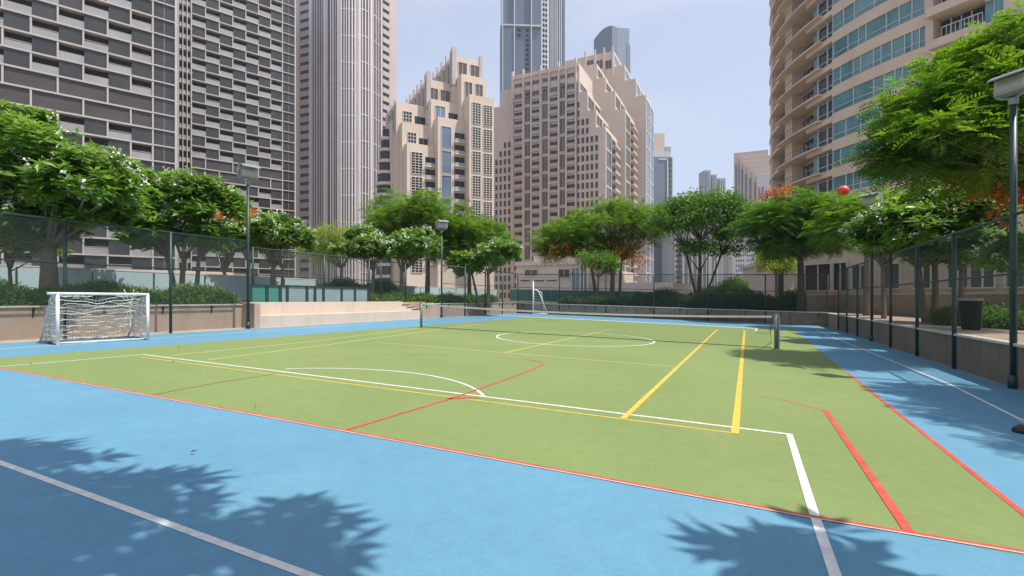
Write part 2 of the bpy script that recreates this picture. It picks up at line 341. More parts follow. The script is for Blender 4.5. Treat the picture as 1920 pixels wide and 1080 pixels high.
def wall(name, label, P, Q, th, h, m, capm=None, side=1, brackets=None, base=-.1, seg=0):
    P = Vector(P[:2]); Q = Vector(Q[:2]); d = (Q - P).normalized(); n = Vector((-d.y, d.x)) * side
    t = thing(name, label, 'wall', (P.x, P.y, gz(P.x)))
    mb = MB(); mb.hexa([(P.x, P.y, gz(P.x) + base), (Q.x, Q.y, gz(Q.x) + base), (Q.x + n.x * th, Q.y + n.y * th, gz(Q.x) + base), (P.x + n.x * th, P.y + n.y * th, gz(P.x) + base)],
                       [(P.x, P.y, gz(P.x) + h), (Q.x, Q.y, gz(Q.x) + h), (Q.x + n.x * th, Q.y + n.y * th, gz(Q.x) + h), (P.x + n.x * th, P.y + n.y * th, gz(P.x) + h)])
    obj('wall_body', mb, m, t)
    if seg:
        mb = MB(); Ln = (Q - P).length; k = 1
        while k * seg < Ln:
            p = P + d * (k * seg) - n * .004; q = p + d * .025
            mb.hexa([(p.x, p.y, gz(p.x) + .01), (q.x, q.y, gz(q.x) + .01), (q.x + n.x * .02, q.y + n.y * .02, gz(q.x) + .01), (p.x + n.x * .02, p.y + n.y * .02, gz(p.x) + .01)],
                    [(p.x, p.y, gz(p.x) + h - .1), (q.x, q.y, gz(q.x) + h - .1), (q.x + n.x * .02, q.y + n.y * .02, gz(q.x) + h - .1), (p.x + n.x * .02, p.y + n.y * .02, gz(p.x) + h - .1)])
            k += 1
        obj('expansion_joint', mb, M['soil'], t)
    if capm:
        o = n * -.05; e = n * (th + .05); mb = MB()
        mb.hexa([(P.x + o.x, P.y + o.y, gz(P.x) + h), (Q.x + o.x, Q.y + o.y, gz(Q.x) + h), (Q.x + e.x, Q.y + e.y, gz(Q.x) + h), (P.x + e.x, P.y + e.y, gz(P.x) + h)],
                [(P.x + o.x, P.y + o.y, gz(P.x) + h + .05), (Q.x + o.x, Q.y + o.y, gz(Q.x) + h + .05), (Q.x + e.x, Q.y + e.y, gz(Q.x) + h + .05), (P.x + e.x, P.y + e.y, gz(P.x) + h + .05)])
        obj('coping', mb, capm, t)
    if brackets:
        Ln = (Q - P).length; k = 0
        while .4 + k * brackets < Ln:
            p = P + d * (.4 + k * brackets) - n * .002; q = p + d * .035; f = n * -.10; z = gz(p.x) + h - .002
            mb = MB(); mb.add([(p.x, p.y, z), (p.x + f.x, p.y + f.y, z), (p.x, p.y, z - .30), (q.x, q.y, z), (q.x + f.x, q.y + f.y, z), (q.x, q.y, z - .30)],
                              [(0, 1, 2), (5, 4, 3), (0, 3, 4, 1), (1, 4, 5, 2), (2, 5, 3, 0)])
            obj('drip_bracket', mb, M['black'], t); k += 1
    return t
wall('planter_wall', 'low beige planter wall with dark brackets behind the white goal', C(WL, -55), C(WL, -24.0), .22, .88, M['wall_beige'], M['cap'], 1, 1.7)
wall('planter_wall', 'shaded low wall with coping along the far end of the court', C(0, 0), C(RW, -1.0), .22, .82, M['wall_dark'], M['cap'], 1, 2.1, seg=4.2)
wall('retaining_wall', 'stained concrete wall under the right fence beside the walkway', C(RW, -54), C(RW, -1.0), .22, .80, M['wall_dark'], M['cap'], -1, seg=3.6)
wall('planter_wall', 'short low wall beyond the small steps at the left of the far corner', C(-.05, -13.4), C(-.05, 0), .22, .84, M['wall_beige'], M['cap'], 1, 2.4)
# raised platform wall, bright, with a ledge
b0 = on_line(466, C(-.7, 0), U); b1 = on_line(753, C(-.7, 0), U); b2 = on_line(788, C(-.1, 0), U); b3 = on_line(819, C(-.1, 0), U)
t = thing('platform_wall', 'bright beige raised wall with a stepped ledge between the left fence and the small steps', 'wall', C(-.7, b0))
def cbox(mb, a0, a1, b0, b1, z0, z1, m=0):
    q = [C(a0, b0), C(a1, b0), C(a1, b1), C(a0, b1)]
    return mb.hexa([(p.x, p.y, p.z + z0) for p in q], [(p.x, p.y, p.z + z1) for p in q], m)
obj('upper_wall', cbox(MB(), -.98, -.60, b0, b1, -.1, .99), M['wall_bright'], t)
obj('ledge', cbox(MB(), -.60, -.05, b0, b2, -.1, .47), M['wall_bright'], t)
obj('end_pier', cbox(MB(), -.98, -.02, b0 - .25, b0, -.1, .97), M['wall_beige'], t)
t = thing('platform', 'paved raised platform behind the bright beige wall', 'platform', C(-1.5, b0))
obj('platform_deck', cbox(MB(), -1.9, -.98, b0 - .25, b3, -.1, .86), M['deck'], t)
t = thing('stairs', 'small beige steps between the raised platform and the far wall', 'steps', C(-.5, b1))
n = 6
for i in range(n):
    bb0 = b1 + (b3 - b1) * i / n; bb1 = b1 + (b3 - b1) * (i + 1) / n
    obj('step', cbox(MB(), -.98, -.60 + .002 * i, bb0, bb1, -.1, .88 * (n - i) / n), M['wall_bright'], t)
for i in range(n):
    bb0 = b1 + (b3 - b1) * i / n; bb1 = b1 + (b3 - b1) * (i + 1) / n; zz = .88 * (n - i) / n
    if zz > .15: obj('step_shade_strip', cbox(MB(), -.598, -.575, bb0 - .1, bb1 + .15, zz - .09, zz - .03), M['step_shade'], t)  # thin dark strip paints the shade of each step onto its side
obj('newel', cbox(MB(), -.98, -.55, b3, b3 + .35, -.1, .92), M['wall_beige'], t)
obj('cheek_wall', cbox(MB(), -1.15, -.985, b1, b3, -.1, .95), M['wall_beige'], t)
# teal framed panels on the platform wall
t = thing('low_screen', 'low screen of teal and pale panels in dark green frames on the bright wall', 'screen', C(-1.2, b0))
xs = [469, 500, 525, 538, 575, 590, 606, 640, 665, 690]
bs = [on_line(x, C(-1.2, 0), U) for x in xs]
mbf = MB()
for i, b in enumerate(bs): cbox(mbf, -1.24, -1.16, b - .07, b + .07, .86, 1.66)
cbox(mbf, -1.25, -1.15, bs[0] - .07, bs[-1] + .07, 1.66, 1.74); cbox(mbf, -1.235, -1.165, bs[0], bs[-1], .86, .93)
obj('frame', mbf, M['post'], t)
for i in range(len(bs) - 1):
    obj('panel', cbox(MB(), -1.21, -1.19, bs[i] + .075, bs[i + 1] - .075, .935, 1.655), M['teal_panel'] if i < 2 else M['pale_panel'], t)
# glass balustrade at the terrace edge on the left
def balustrade(label, P, Q, h, m, postm, step, dz=DK, rail=.05):
    P = Vector(P[:2]); Q = Vector(Q[:2]); d = (Q - P).normalized(); nn = Vector((-d.y, d.x)); Ln = (Q - P).length
    t = thing('glass_balustrade', label, 'balustrade', (P.x, P.y, gz(P.x) + dz)); k = max(1, round(Ln / step))
    def bx(p, q, th, z0, z1, mm=0):
        m_ = MB(); o = nn * th / 2
        return m_.hexa([(p.x - o.x, p.y - o.y, gz(p.x) + z0), (q.x - o.x, q.y - o.y, gz(q.x) + z0), (q.x + o.x, q.y + o.y, gz(q.x) + z0), (p.x + o.x, p.y + o.y, gz(p.x) + z0)],
                       [(p.x - o.x, p.y - o.y, gz(p.x) + z1), (q.x - o.x, q.y - o.y, gz(q.x) + z1), (q.x + o.x, q.y + o.y, gz(q.x) + z1), (p.x + o.x, p.y + o.y, gz(p.x) + z1)])
    for i in range(k):
        p = P + d * (Ln * i / k + .04); q = P + d * (Ln * (i + 1) / k - .04)
        obj('glass_panel', bx(p, q, .02, dz, dz + h), m, t)
        obj('post', bx(p - d * .06, p - d * .02, .06, dz - .2, dz + h - .02), postm, t)
    obj('handrail', bx(P, Q, rail, dz + h, dz + h + .05), M['w_white'], t)
balustrade('long pale blue glass balustrade behind the left hedge', C(-8.0, -48), C(-8.0, -14), 1.32, M['blue_glass_rail'], M['post'], 2.4)
balustrade('far pale glass balustrade beyond the trees left of the far corner', C(-9.2, -10), C(-9.2, 14), 1.15, M['blue_glass_rail'], M['post'], 3)
balustrade('teal glass balustrade with pale rail behind the far fence', C(-6, 11), C(11, 10.2), 1.2, M['teal_panel'], M['post_grey'], 2.6)

# ------------------------------------------------------------------ fences
def pole(mb, p, z0, z1, r, n=8): mb.tube([(p[0], p[1], z0), (p[0], p[1], z1)], r, n)
def uvsheet(name, P, Q, z0, z1, m, parent, sag=0, n=1):
    P = Vector(P[:2]); Q = Vector(Q[:2]); Ln = (Q - P).length; vs = []; uv = []
    for i in range(n + 1):
        s = i / n; p = P.lerp(Q, s); sg = sag * 4 * s * (1 - s)
        vs += [(p.x, p.y, gz(p.x) + z0), (p.x, p.y, gz(p.x) + z1 - sg)]; uv += [(Ln * s, z0), (Ln * s, z1 - sg)]
    mb = MB(); mb.add(vs, [(2 * i, 2 * i + 2, 2 * i + 3, 2 * i + 1) for i in range(n)])
    o = obj(name, mb, m, parent); ul = o.data.uv_layers.new(name='UV')
    for lp in o.data.loops: ul.data[lp.index].uv = uv[lp.vertex_index]
    return o
def fence(label, P, D, ts, h=3.3, skip=(), z0=0.0, mid=2.15, r=.045, bottom=None, mm='chain'):
    P = Vector(P[:2]); D = Vector(D[:2]); pts = [P + D * t for t in ts]
    t = thing('chain_link_fence', label, 'fence', (pts[0].x, pts[0].y, gz(pts[0].x)))
    for i, p in enumerate(pts):
        if i in skip: continue
        mb = MB(); pole(mb, p, gz(p.x) + z0 - .05, gz(p.x) + h + .03, r)
        obj('post', mb, M['post'], t, True)
    a, b = pts[0], pts[-1]
    for zz, rr in ((h, .03), (mid, .024)) + (((bottom, .02),) if bottom else ()):
        mb = MB(); mb.tube([(a.x, a.y, gz(a.x) + zz), (b.x, b.y, gz(b.x) + zz)], rr, 6); obj('rail', mb, M['post'], t, True)
    for i in range(len(pts) - 1): uvsheet('wire_mesh', pts[i], pts[i + 1], z0 + .03, h - .01, M[mm], t)
    return t
PL = C(0, 0); tl = [on_line(x, PL, U) for x in (122, 320, 465)]
fence('dark green chain link fence behind the white goal on the left', PL, U, [-46, tl[0] - 3.3 * 1] + tl, 3.35, skip=(4,))
P2 = C(-1.75, 0); fence('dark green chain link fence set back on the raised platform behind teal panels', P2, U, [on_line(x, P2, U) for x in (474, 608, 692, 714, 760)], 3.3, z0=.86)
fence('dark green chain link fence section left of the far corner', PL, U, [on_line(x, PL, U) for x in (828, 872, 910, 942)] + [0], 3.3, skip=(0,))
bd = (C(RW, -1.0) - C(0, 0)); PB = C(0, 0)
fence('dark chain link fence across the far end of the court', PB, bd, [0.004] + [on_line(x, PB, bd) for x in (1049, 1136, 1226, 1327, 1435, 1552)], 3.25, skip=(0,))
PR = C(RW - .03, 0); fence('dark chain link fence along the walkway on the right', PR, U, [-52, -48, -43, -39] + [on_line(x, PR, U) for x in (1900, 1789, 1719.6, 1670, 1634.7, 1607.7, 1588, 1572)], 3.25, skip=(4, 8), mm='chain_dense')

# ------------------------------------------------------------------ floodlights
def floodlight(label, base, top, yaw, head='box', s=1.0, z0=0, pr=.055):
    t = thing('floodlight', label, 'floodlight', base, 'floodlights on dark poles around the court')
    mb = MB(); pole(mb, base, base.z - .05 + z0, top - .4 * s, pr, 10); mb.tube([(base.x, base.y, base.z + z0), (base.x, base.y, base.z + .25)], pr * 1.5, 10); obj('pole', mb, M['post'], t, True)
    cx, cy = base.x, base.y; dx, dy = math.cos(yaw), math.sin(yaw)       # lamp faces (dx, dy), width across
    ax, ay = -dy, dx
    def P(a, f, z): return (cx + ax * a + dx * f, cy + ay * a + dy * f, z)
    w2 = .36 * s
    def ext(prof, wd, name, m, par):
        mb = MB(); n = len(prof); vs = [P(-wd, f * s, top + z * s) for f, z in prof] + [P(wd, f * s, top + z * s) for f, z in prof]
        mb.add(vs, [tuple(range(n)), tuple(range(n, 2 * n))[::-1]] + [(i, n + i, n + (i + 1) % n, (i + 1) % n) for i in range(n)]); return obj(name, mb, m, par)
    hd = ext([(-.20, -.16), (-.24, .05), (-.16, .24), (.0, .33), (.22, .30), (.40, .20), (.40, .16), (.24, .24), (.10, .26), (.14, -.20), (.0, -.27)], w2, 'lamp_head', M['lamp_grey'], t)
    ext([(.105, .25), (.145, -.19), (.20, -.12), (.165, .2)], w2 * .9, 'lens', M['lamp_glass'], hd)
    mb = MB(); w3 = w2 + .03
    mb.tube([P(-w3, 0, top + .1 * s), P(-w3, .02, top - .12 * s), P(-w3 * .6, .04, top - .30 * s), P(0, 0, top - .36 * s), P(w3 * .6, .04, top - .30 * s), P(w3, .02, top - .12 * s), P(w3, 0, top + .1 * s)], .022, 6)
    mb.tube([(cx, cy, top - .52 * s), (cx, cy, top - .34 * s)], pr * 1.35, 8)
    obj('bracket', mb, M['lamp_grey'], t, True)
    return t
pL = C(0, on_line(465, PL, U)); pM = C(0, on_line(828, PL, U)); pR = C(RW - .03, on_line(1900, PR, U)); pF = C(RW - .03, on_line(1634.7, PR, U))
floodlight('floodlight on a tall dark pole where the left fence meets the bright wall', pL, ZA(324, pL.y), R(-40), s=.92)
floodlight('floodlight with its head against the trees left of the far corner', pM, ZA(422, pM.y), R(-60), s=.95)
floodlight('nearest floodlight, big grey hood on a thick pole at the right edge', pR, ZA(160, pR.y), R(195), s=.70, pr=.055)
floodlight('floodlight on a dark pole among the treetops along the right fence', pF, ZA(375, pF.y), R(200), s=.85)

# ------------------------------------------------------------------ tennis net
pl, pr_ = G(790, 615), G(1455, 655)
t = thing('tennis_net', 'low tennis net stretched across the court between two grey posts', 'net', (pl + pr_) / 2)
for p, hh, rr in ((pl, 1.09, .055), (pr_, 1.09, .055)):
    mb = MB(); mb.tube([(p.x, p.y, p.z), (p.x, p.y, p.z + hh)], rr, 12); mb.tube([(p.x, p.y, p.z), (p.x, p.y, p.z + .03)], rr * 1.7, 12)
    po = obj('net_post', mb, M['post_grey'], t, True)
    mb = MB(); mb.tube([(p.x, p.y, p.z + hh), (p.x, p.y, p.z + hh + .03)], rr * 1.15, 12); obj('post_cap', mb, M['bin_rim'], po)
mb = MB(); o = G(1460, 655.5); mb.tube([(o.x, o.y, o.z), (o.x, o.y, o.z + 1.07)], .03, 8); obj('winder_bar', mb, M['lamp_grey'], t)
A = Vector(pl[:2]); B = Vector(pr_[:2]); dd = (B - A).normalized(); A2 = A + dd * .12; B2 = B - dd * .12; n = 24
uvsheet('net_mesh', A2, B2, .04, 1.03, M['netmesh'], t, sag=.13, n=n)
mb = MB(); qn = Vector((-dd.y, dd.x)) * .012
for i in range(n):
    s0, s1 = i / n, (i + 1) / n; p, q = A2.lerp(B2, s0), A2.lerp(B2, s1); za = gz(p.x) + 1.05 - .13 * 4 * s0 * (1 - s0); zb = gz(q.x) + 1.05 - .13 * 4 * s1 * (1 - s1)
    mb.hexa([(p.x - qn.x, p.y - qn.y, za - .055), (q.x - qn.x, q.y - qn.y, zb - .055), (q.x + qn.x, q.y + qn.y, zb - .055), (p.x + qn.x, p.y + qn.y, za - .055)],
            [(p.x - qn.x, p.y - qn.y, za + .01), (q.x - qn.x, q.y - qn.y, zb + .01), (q.x + qn.x, q.y + qn.y, zb + .01), (p.x + qn.x, p.y + qn.y, za + .01)])
obj('top_tape', mb, M['tape'], t)
mb = MB(); mb.tube([(A2.x, A2.y, gz(A2.x) + .05), (B2.x, B2.y, gz(B2.x) + .045)], .012, 6); obj('bottom_cord', mb, M['black'], t)
mb = MB(); mb.tube([(B2.x, B2.y, gz(B2.x) + 1.0), (B2.x - .05, B2.y, gz(B2.x) + .5), (B2.x - .01, B2.y, gz(B2.x) + .2), (B2.x - .25, B2.y + .1, gz(B2.x) + .03)], .010, 6); obj('side_cord', mb, M['black'], t)

# ------------------------------------------------------------------ white goal
ga, gb = G(108, 647), G(277, 637.5)
ga.z = gz(ga.x) + .01; gb.z = gz(gb.x) + .01
d = (gb - ga); d.z = 0; Lg = d.length; d.normalize(); bk = Vector((-d.y, d.x, 0)); hg = 1.30
t = thing('football_goal', 'small white goal with a sagging pale net at the left edge of the court', 'goal', (ga + gb) / 2)
up = Vector((0, 0, 1))
def cyl(pts, r, name, m=M['white_metal']): mb = MB(); mb.tube(pts, r, 10); return obj(name, mb, m, t, True)
cyl([ga, ga + up * hg], .040, 'goal_post'); cyl([gb, gb + up * hg], .040, 'goal_post'); cyl([ga + up * hg - d * .2, gb + up * hg + d * .02], .038, 'crossbar')
DB, DT = 1.32, .34
for s_, g in ((-1, ga), (1, gb)):
    cyl([g + up * .02, g + bk * DB + up * .02], .028, 'base_bar', M['black'])
    cyl([g + up * hg, g + bk * DT + up * hg, g + bk * (DT + .18) + up * (hg - .12), g + bk * DB + up * .03], .018, 'side_stay')
cyl([ga + bk * .08 + up * .03, gb + bk * .08 + up * .03], .022, 'ground_bar'); cyl([ga + bk * DB + up * .03, gb + bk * DB + up * .03], .022, 'ground_bar')
rs = random.Random(3); mb = MB(); md = MB()
def prof(s):                                         # net back profile from crossbar (s 0) to ground (s 1)
    if s < .2: return bk * (DT * s / .2) + up * (hg - .02 * s)
    q = (s - .2) / .8; return bk * (DT + (DB - DT) * q ** .8) + up * (hg * (1 - q) + .02)
for i in range(19):                                  # horizontal cords, sagging unevenly
    s = i / 18; ph = rs.uniform(0, 6); k = 16; pts = []
    for j in range(k + 1):
        u = j / k; sg = .035 * math.sin(u * 9 + ph) + .02 * math.sin(u * 21 + 2 * ph) - .05 * math.sin(math.pi * u) * (1 - s)
        pt = ga + d * (Lg * u) + prof(s) + up * sg * (1 if i else .2); pt.z = max(pt.z, ga.z + .02); pts.append(pt)
    mb.tube(pts, .008 if i % 2 else .011, 4, cap=False)
    if i % 2 == 0 and i < 8: md.tube([p - up * .03 + bk * .02 for p in pts], .012, 4, cap=False)
for j in range(37):
    u = j / 36; pts = []
    for i in range(11):
        s = i / 10; pts.append(ga + d * (Lg * u + .03 * math.sin(s * 7 + j)) + prof(s) + bk * .015 * math.sin(j + s * 5))
    mb.tube(pts, .005, 4, cap=False)
for g in (ga, gb):                                   # side nets, slack and bunched
    for i in range(20):
        zz = hg * (1 - i / 19); s = .2 + .8 * (i / 19); bkx = DT + (DB - DT) * (i / 19) ** .8; pts = [g + bk * (bkx * q) + up * (max(.02, zz + .04 * math.sin(q * 7 + i))) + d * (.05 * math.sin(q * 6 + i * 2)) for q in [x / 8 for x in range(9)]]
        mb.tube(pts, .009, 4, cap=False)
    for j in range(17):
        q = j / 16; pts = []
        for i in range(8):
            zz = hg * (1 - i / 7); bkx = DT + (DB - DT) * (i / 7) ** .8; pts.append(g + bk * (bkx * q) + up * (zz + .01) + d * (.05 * math.sin(i * 2.1 + j)))
        mb.tube(pts, .006, 4, cap=False)
kp = gb + bk * .35 + up * (hg * .82) - d * .3          # the net is gathered into a knot near the right post
for i in range(16):
    a = rs.uniform(0, 6.28); e = kp + d * (.55 * math.cos(a)) * rs.uniform(.6, 1) + up * (.55 * math.sin(a) - .15) + bk * rs.uniform(-.1, .25)
    e.z = max(e.z, ga.z + .05); mb.tube([kp, kp.lerp(e, .5) - up * .04, e], .007, 4, cap=False)
obj('goal_net', mb, M['net_cord'], t); obj('dark_cord', md, M['net_cord_dark'], t)
# far post with slanted brace, seen end on
fp = G(999.8, 589); fz = ZA(541, fp.y)
t = thing('volleyball_goal_frame', 'thin white upright with slanted frame standing at the far left corner', 'goal', fp)
def c2(pts, r, name): mb = MB(); mb.tube(pts, r, 8); return obj(name, mb, M['white_metal'], t, True)
topz = ZA(528, fp.y)
c2([fp, (fp.x, fp.y, topz)], .06, 'goal_post')
e = Vector((PX(1027, fp.y), fp.y, fp.z)); m1 = Vector((PX(1010, fp.y), fp.y, ZA(547, fp.y)))
c2([(fp.x, fp.y, ZA(543, fp.y)), (PX(1007, fp.y), fp.y, ZA(544, fp.y)), m1, e], .045, 'slanted_stay')
c2([fp + Vector((0, 0, .03)), e + Vector((0, 0, .03))], .04, 'base_bar')
q = Vector((V.x, V.y, 0)) * .0
mb = MB(); e2 = e + Vector((-.3, .5, 0)); m2 = m1 + Vector((.25, .4, -.05)); mb.tube([(fp.x + .2, fp.y + .4, ZA(544, fp.y)), m2, (e.x - .25, e.y + .4, e.z)], .04, 8); obj('slanted_stay', mb, M['white_metal'], t, True)
mb = MB()
for i in range(9):
    s = i / 8; a = Vector((fp.x, fp.y, fp.z + .05 + (ZA(545, fp.y) - fp.z) * s)); b = e.lerp(m1, s); mb.tube([a, b], .006, 4, cap=False)
obj('side_net', mb, M['net_cord'], t)

# ------------------------------------------------------------------ bin, ball, small things
bp = Vector((PX(1820, 13.6), 13.6)); bz = gz(bp.x) + DK - .02
t = thing('litter_bin', 'dark round litter bin with a pale rim on the walkway behind the right fence', 'bin', (bp.x, bp.y, bz))
mb = MB(); mb.tube([(bp.x, bp.y, bz), (bp.x, bp.y, bz + .04), (bp.x, bp.y, bz + .8)], [.18, .195, .245], 24); obj('bin_body', mb, M['bin_dark'], t, True)
mb = MB(); mb.tube([(bp.x, bp.y, bz + .8), (bp.x, bp.y, bz + .84), (bp.x, bp.y, bz + .87)], [.258, .262, .23], 24); obj('rim', mb, M['bin_rim'], t, True)
def ballmesh(c, r, n=20, mz=1.0):
    mb = MB(); vs = []; fs = []
    for i in range(n // 2 + 1):
        th = math.pi * i / (n // 2)
        for j in range(n): vs.append((c[0] + r * math.sin(th) * math.cos(2 * math.pi * j / n), c[1] + r * math.sin(th) * math.sin(2 * math.pi * j / n), c[2] + r * mz * math.cos(th)))
    for i in range(n // 2):
        for j in range(n): fs.append((i * n + j, (i + 1) * n + j, (i + 1) * n + (j + 1) % n, i * n + (j + 1) % n))
    return mb.add(vs, fs)
by = 22.0; o = obj('balloon', ballmesh((PX(1581, by), by, ZA(357, by)), .24, 20, .9), M['red_ball'], None, True); tag(o, 'round red balloon caught on top of the green trees', 'balloon')
q = G(1922, 812); t = thing('court_marker', 'small dark rubber marker with pale top at the right edge of the court', 'marker', q)
mb = MB(); mb.tube([(q.x, q.y, q.z), (q.x, q.y, q.z + .05), (q.x, q.y, q.z + .10)], [.12, .11, .05], 16); obj('base', mb, M['black'], t, True)
mb = MB(); mb.tube([(q.x, q.y, q.z + .10), (q.x, q.y, q.z + .15)], [.05, .035], 16); obj('cap', mb, M['bin_rim'], t, True)
# a few dry leaves on the court
for i, (x, y, lb) in enumerate(((815, 607, 'near the left net post'), (860, 626, 'just beyond the left net post'), (325, 678, 'on the green by the far white corner'), (58, 680, 'on the white line at far left'),
                                (363, 847, 'alone on the near blue area'), (480, 761, 'on the green in front of the red line'), (335, 651, 'on the green right of the goal'), (1178, 608, 'in front of the far wall'), (478, 621, 'beside the bright wall'))):
    p = G(x, y, .03); a = rs.uniform(0, 6); s = .035 if y > 700 else .06; mb = MB()
    ca, sa = math.cos(a) * s, math.sin(a) * s
    mb.add([(p.x - ca, p.y - sa, p.z), (p.x + sa * .4, p.y - ca * .4, p.z + .012), (p.x + ca, p.y + sa, p.z + .004), (p.x - sa * .4, p.y + ca * .4, p.z + .015)], [(0, 1, 2, 3)])
    tag(obj('fallen_leaf', mb, M['bark_dark']), 'small dry fallen leaf ' + lb, 'leaf', 'dry leaves lying on the court')
# ------------------------------------------------------------------ buildings
class FR:                                            # facade frame: s along the wall, d out of the wall, z up
    def __init__(s, P, D):
        s.P = Vector(P[:2]); s.D = Vector(D[:2]).normalized(); n = Vector((s.D.y, -s.D.x))
        s.N = n if n.dot(-s.P) > 0 else -n
    def w(s, a, d, z): p = s.P + s.D * a + s.N * d; return (p.x, p.y, z)
    def s_at(s, px, d=0): return on_line(px, s.P + s.N * d, s.D)
    def z_at(s, px, y, d=0): p = s.P + s.D * s.s_at(px, d) + s.N * d; return ZA(y, p.y)
    def box(s, mb, a0, a1, d0, d1, z0, z1, m=0):
        q = [(a0, d0), (a1, d0), (a1, d1), (a0, d1)]
        return mb.hexa([s.w(a, d, z0) for a, d in q], [s.w(a, d, z1) for a, d in q], m)
class Bld:
    def __init__(s, name, label, P, group=None, cat='building', z=-14):
        s.t = thing(name, label, cat, (P[0], P[1], z), group); s.k = {}
    def add(s, kind, mb, mats):
        s.k.setdefault(kind, []).append((mb, mats if isinstance(mats, (list, tuple)) else [mats]))
    def done(s, lim=100):
        for kind, L_ in s.k.items():
            if len(L_) <= lim: show, rest = L_, []
            else:
                def area(e):
                    a = np.array(e[0].v); Y = np.maximum(a[:, 1], 1); x = 960 + F * a[:, 0] / Y; y = YH - F * (a[:, 2] - H) / Y
                    x0, x1, y0, y1 = np.clip(x.min(), 0, 1920), np.clip(x.max(), 0, 1920), np.clip(y.min(), 0, 1080), np.clip(y.max(), 0, 1080)
                    return -(x1 - x0) * (y1 - y0)
                S = sorted(L_, key=area); show, rest = S[:lim], S[lim:]
            for mb, ms in show: obj(kind, mb, ms, s.t)
            if rest:
                ml = []; J = MB()
                for mb, ms in rest:
                    idx = []
                    for m_ in ms:
                        if m_ not in ml: ml.append(m_)
                        idx.append(ml.index(m_))
                    n0 = len(J.v); J.v += mb.v; J.f += [tuple(i + n0 for i in f) for f in mb.f]; J.m += [idx[i] for i in mb.m]
                o = obj(kind, J, ml, s.t); o['kind'] = 'stuff'
rb = random.Random(11)

# --- T1: two slabs clad in a staggered grid of pale frames
def slab_tower(label, fr, s_at0, nb0, nb1, bay, zph, f, floors, parity, thick, last_single=True, low_solid=0, bw=.34, name='grid_clad_tower'):
    """nb0..nb1 bay index range, s = s_at0 + bay * i ; zph height of the bar whose right end is at bay boundary 0 ; parity of its floor"""
    B = Bld(name, label, fr.P)
    ztop = zph + f * floors[1]; sa, sb = s_at0 + bay * nb0, s_at0 + bay * nb1
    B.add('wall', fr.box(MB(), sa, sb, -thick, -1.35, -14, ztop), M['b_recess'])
    for k in range(floors[0], floors[1]):            # the bar at z caps floor below it
        z1 = zph + f * k; z0 = z1 - f; off = (k + parity) % 2
        i = nb0 - ((nb0 + off) % 2)
        lastcol = nb1 - 1 if last_single else nb1
        while i < lastcol:
            a0, a1 = max(sa, s_at0 + bay * i), min(s_at0 + bay * (i + 2), s_at0 + bay * lastcol)
            mid = s_at0 + bay * (i + 1)
            B.add('slab_edge', fr.box(MB(), a0, a1, -1.3, .42, z1 - bw, z1), M['b_frame'])
            B.add('fin', fr.box(MB(), a1 - bw * .9, a1, -1.3, .36, z0, z1 - bw - .003), M['b_frame'])
            solid = (k <= low_solid) and (k > low_solid - 2)
            if solid:
                B.add('panel', fr.box(MB(), a0, a1 - bw * .9 - .003, -1.3, .05, z0 + .003, z1 - bw - .003), M['b_brown'])
            else:
                m0 = max(a0, min(mid, a1))
                if m0 - a0 > .3:                     # open balcony: recess wall with door, pale railing
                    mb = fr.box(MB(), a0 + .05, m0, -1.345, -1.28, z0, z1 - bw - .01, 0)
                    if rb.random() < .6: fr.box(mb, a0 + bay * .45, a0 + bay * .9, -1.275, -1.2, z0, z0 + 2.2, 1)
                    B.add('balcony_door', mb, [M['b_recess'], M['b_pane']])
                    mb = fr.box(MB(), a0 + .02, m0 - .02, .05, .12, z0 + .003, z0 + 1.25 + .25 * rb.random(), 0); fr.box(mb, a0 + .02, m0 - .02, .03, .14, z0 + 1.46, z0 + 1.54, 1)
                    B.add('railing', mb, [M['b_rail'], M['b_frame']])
                if a1 - m0 > .3:
                    mb = fr.box(MB(), m0, a1 - bw * .9 - .003, -1.3, .10, z0 + .003, z1 - bw - .003)
                    B.add('panel', mb, M['b_pane'])
            i += 2
        if last_single:
            a0, a1 = s_at0 + bay * (nb1 - 1), sb
            B.add('slab_edge', fr.box(MB(), a0 + .004, a1, -1.3, .42, z1 - bw * .8, z1), M['b_frame'])
            mb = fr.box(MB(), a0, a1 - .1, -1.3, .08, z0 + .003, z1 - bw - .003); fr.box(mb, (a0 + a1) / 2 - .04, (a0 + a1) / 2 + .04, .081, .12, z0 + .003, z1 - bw - .003, 1)
            B.add('panel', mb, [M['b_pane'], M['b_rail']])
    B.add('edge_pier', fr.box(MB(), sb, sb + .5, -thick, .40, -14, ztop), M['b_frame'])
    B.add('roof', fr.box(MB(), sa, sb, -thick, .3, ztop + .003, ztop + .8), M['b_frame'])
    B.done(); return B
D1 = Vector((1.123, 1)).normalized()
F1 = FR((PX(60, 95.3), 95.3), D1)
slab_tower('dark tower at far left with staggered pale frames, the nearer of the two grid slabs', F1, 0, -3, 6, 3.815, 55.35, 3.5, (-19, 6), 0, 22, True, -3)
F1b = FR((PX(485, 170.4), 170.4), D1)
slab_tower('dark slab with staggered pale frames behind the nearer one, beside the striped tower', F1b, 0, -6, 3, 3.93, 94.7, 3.5, (-26, 5), 0, 26, True, -14)
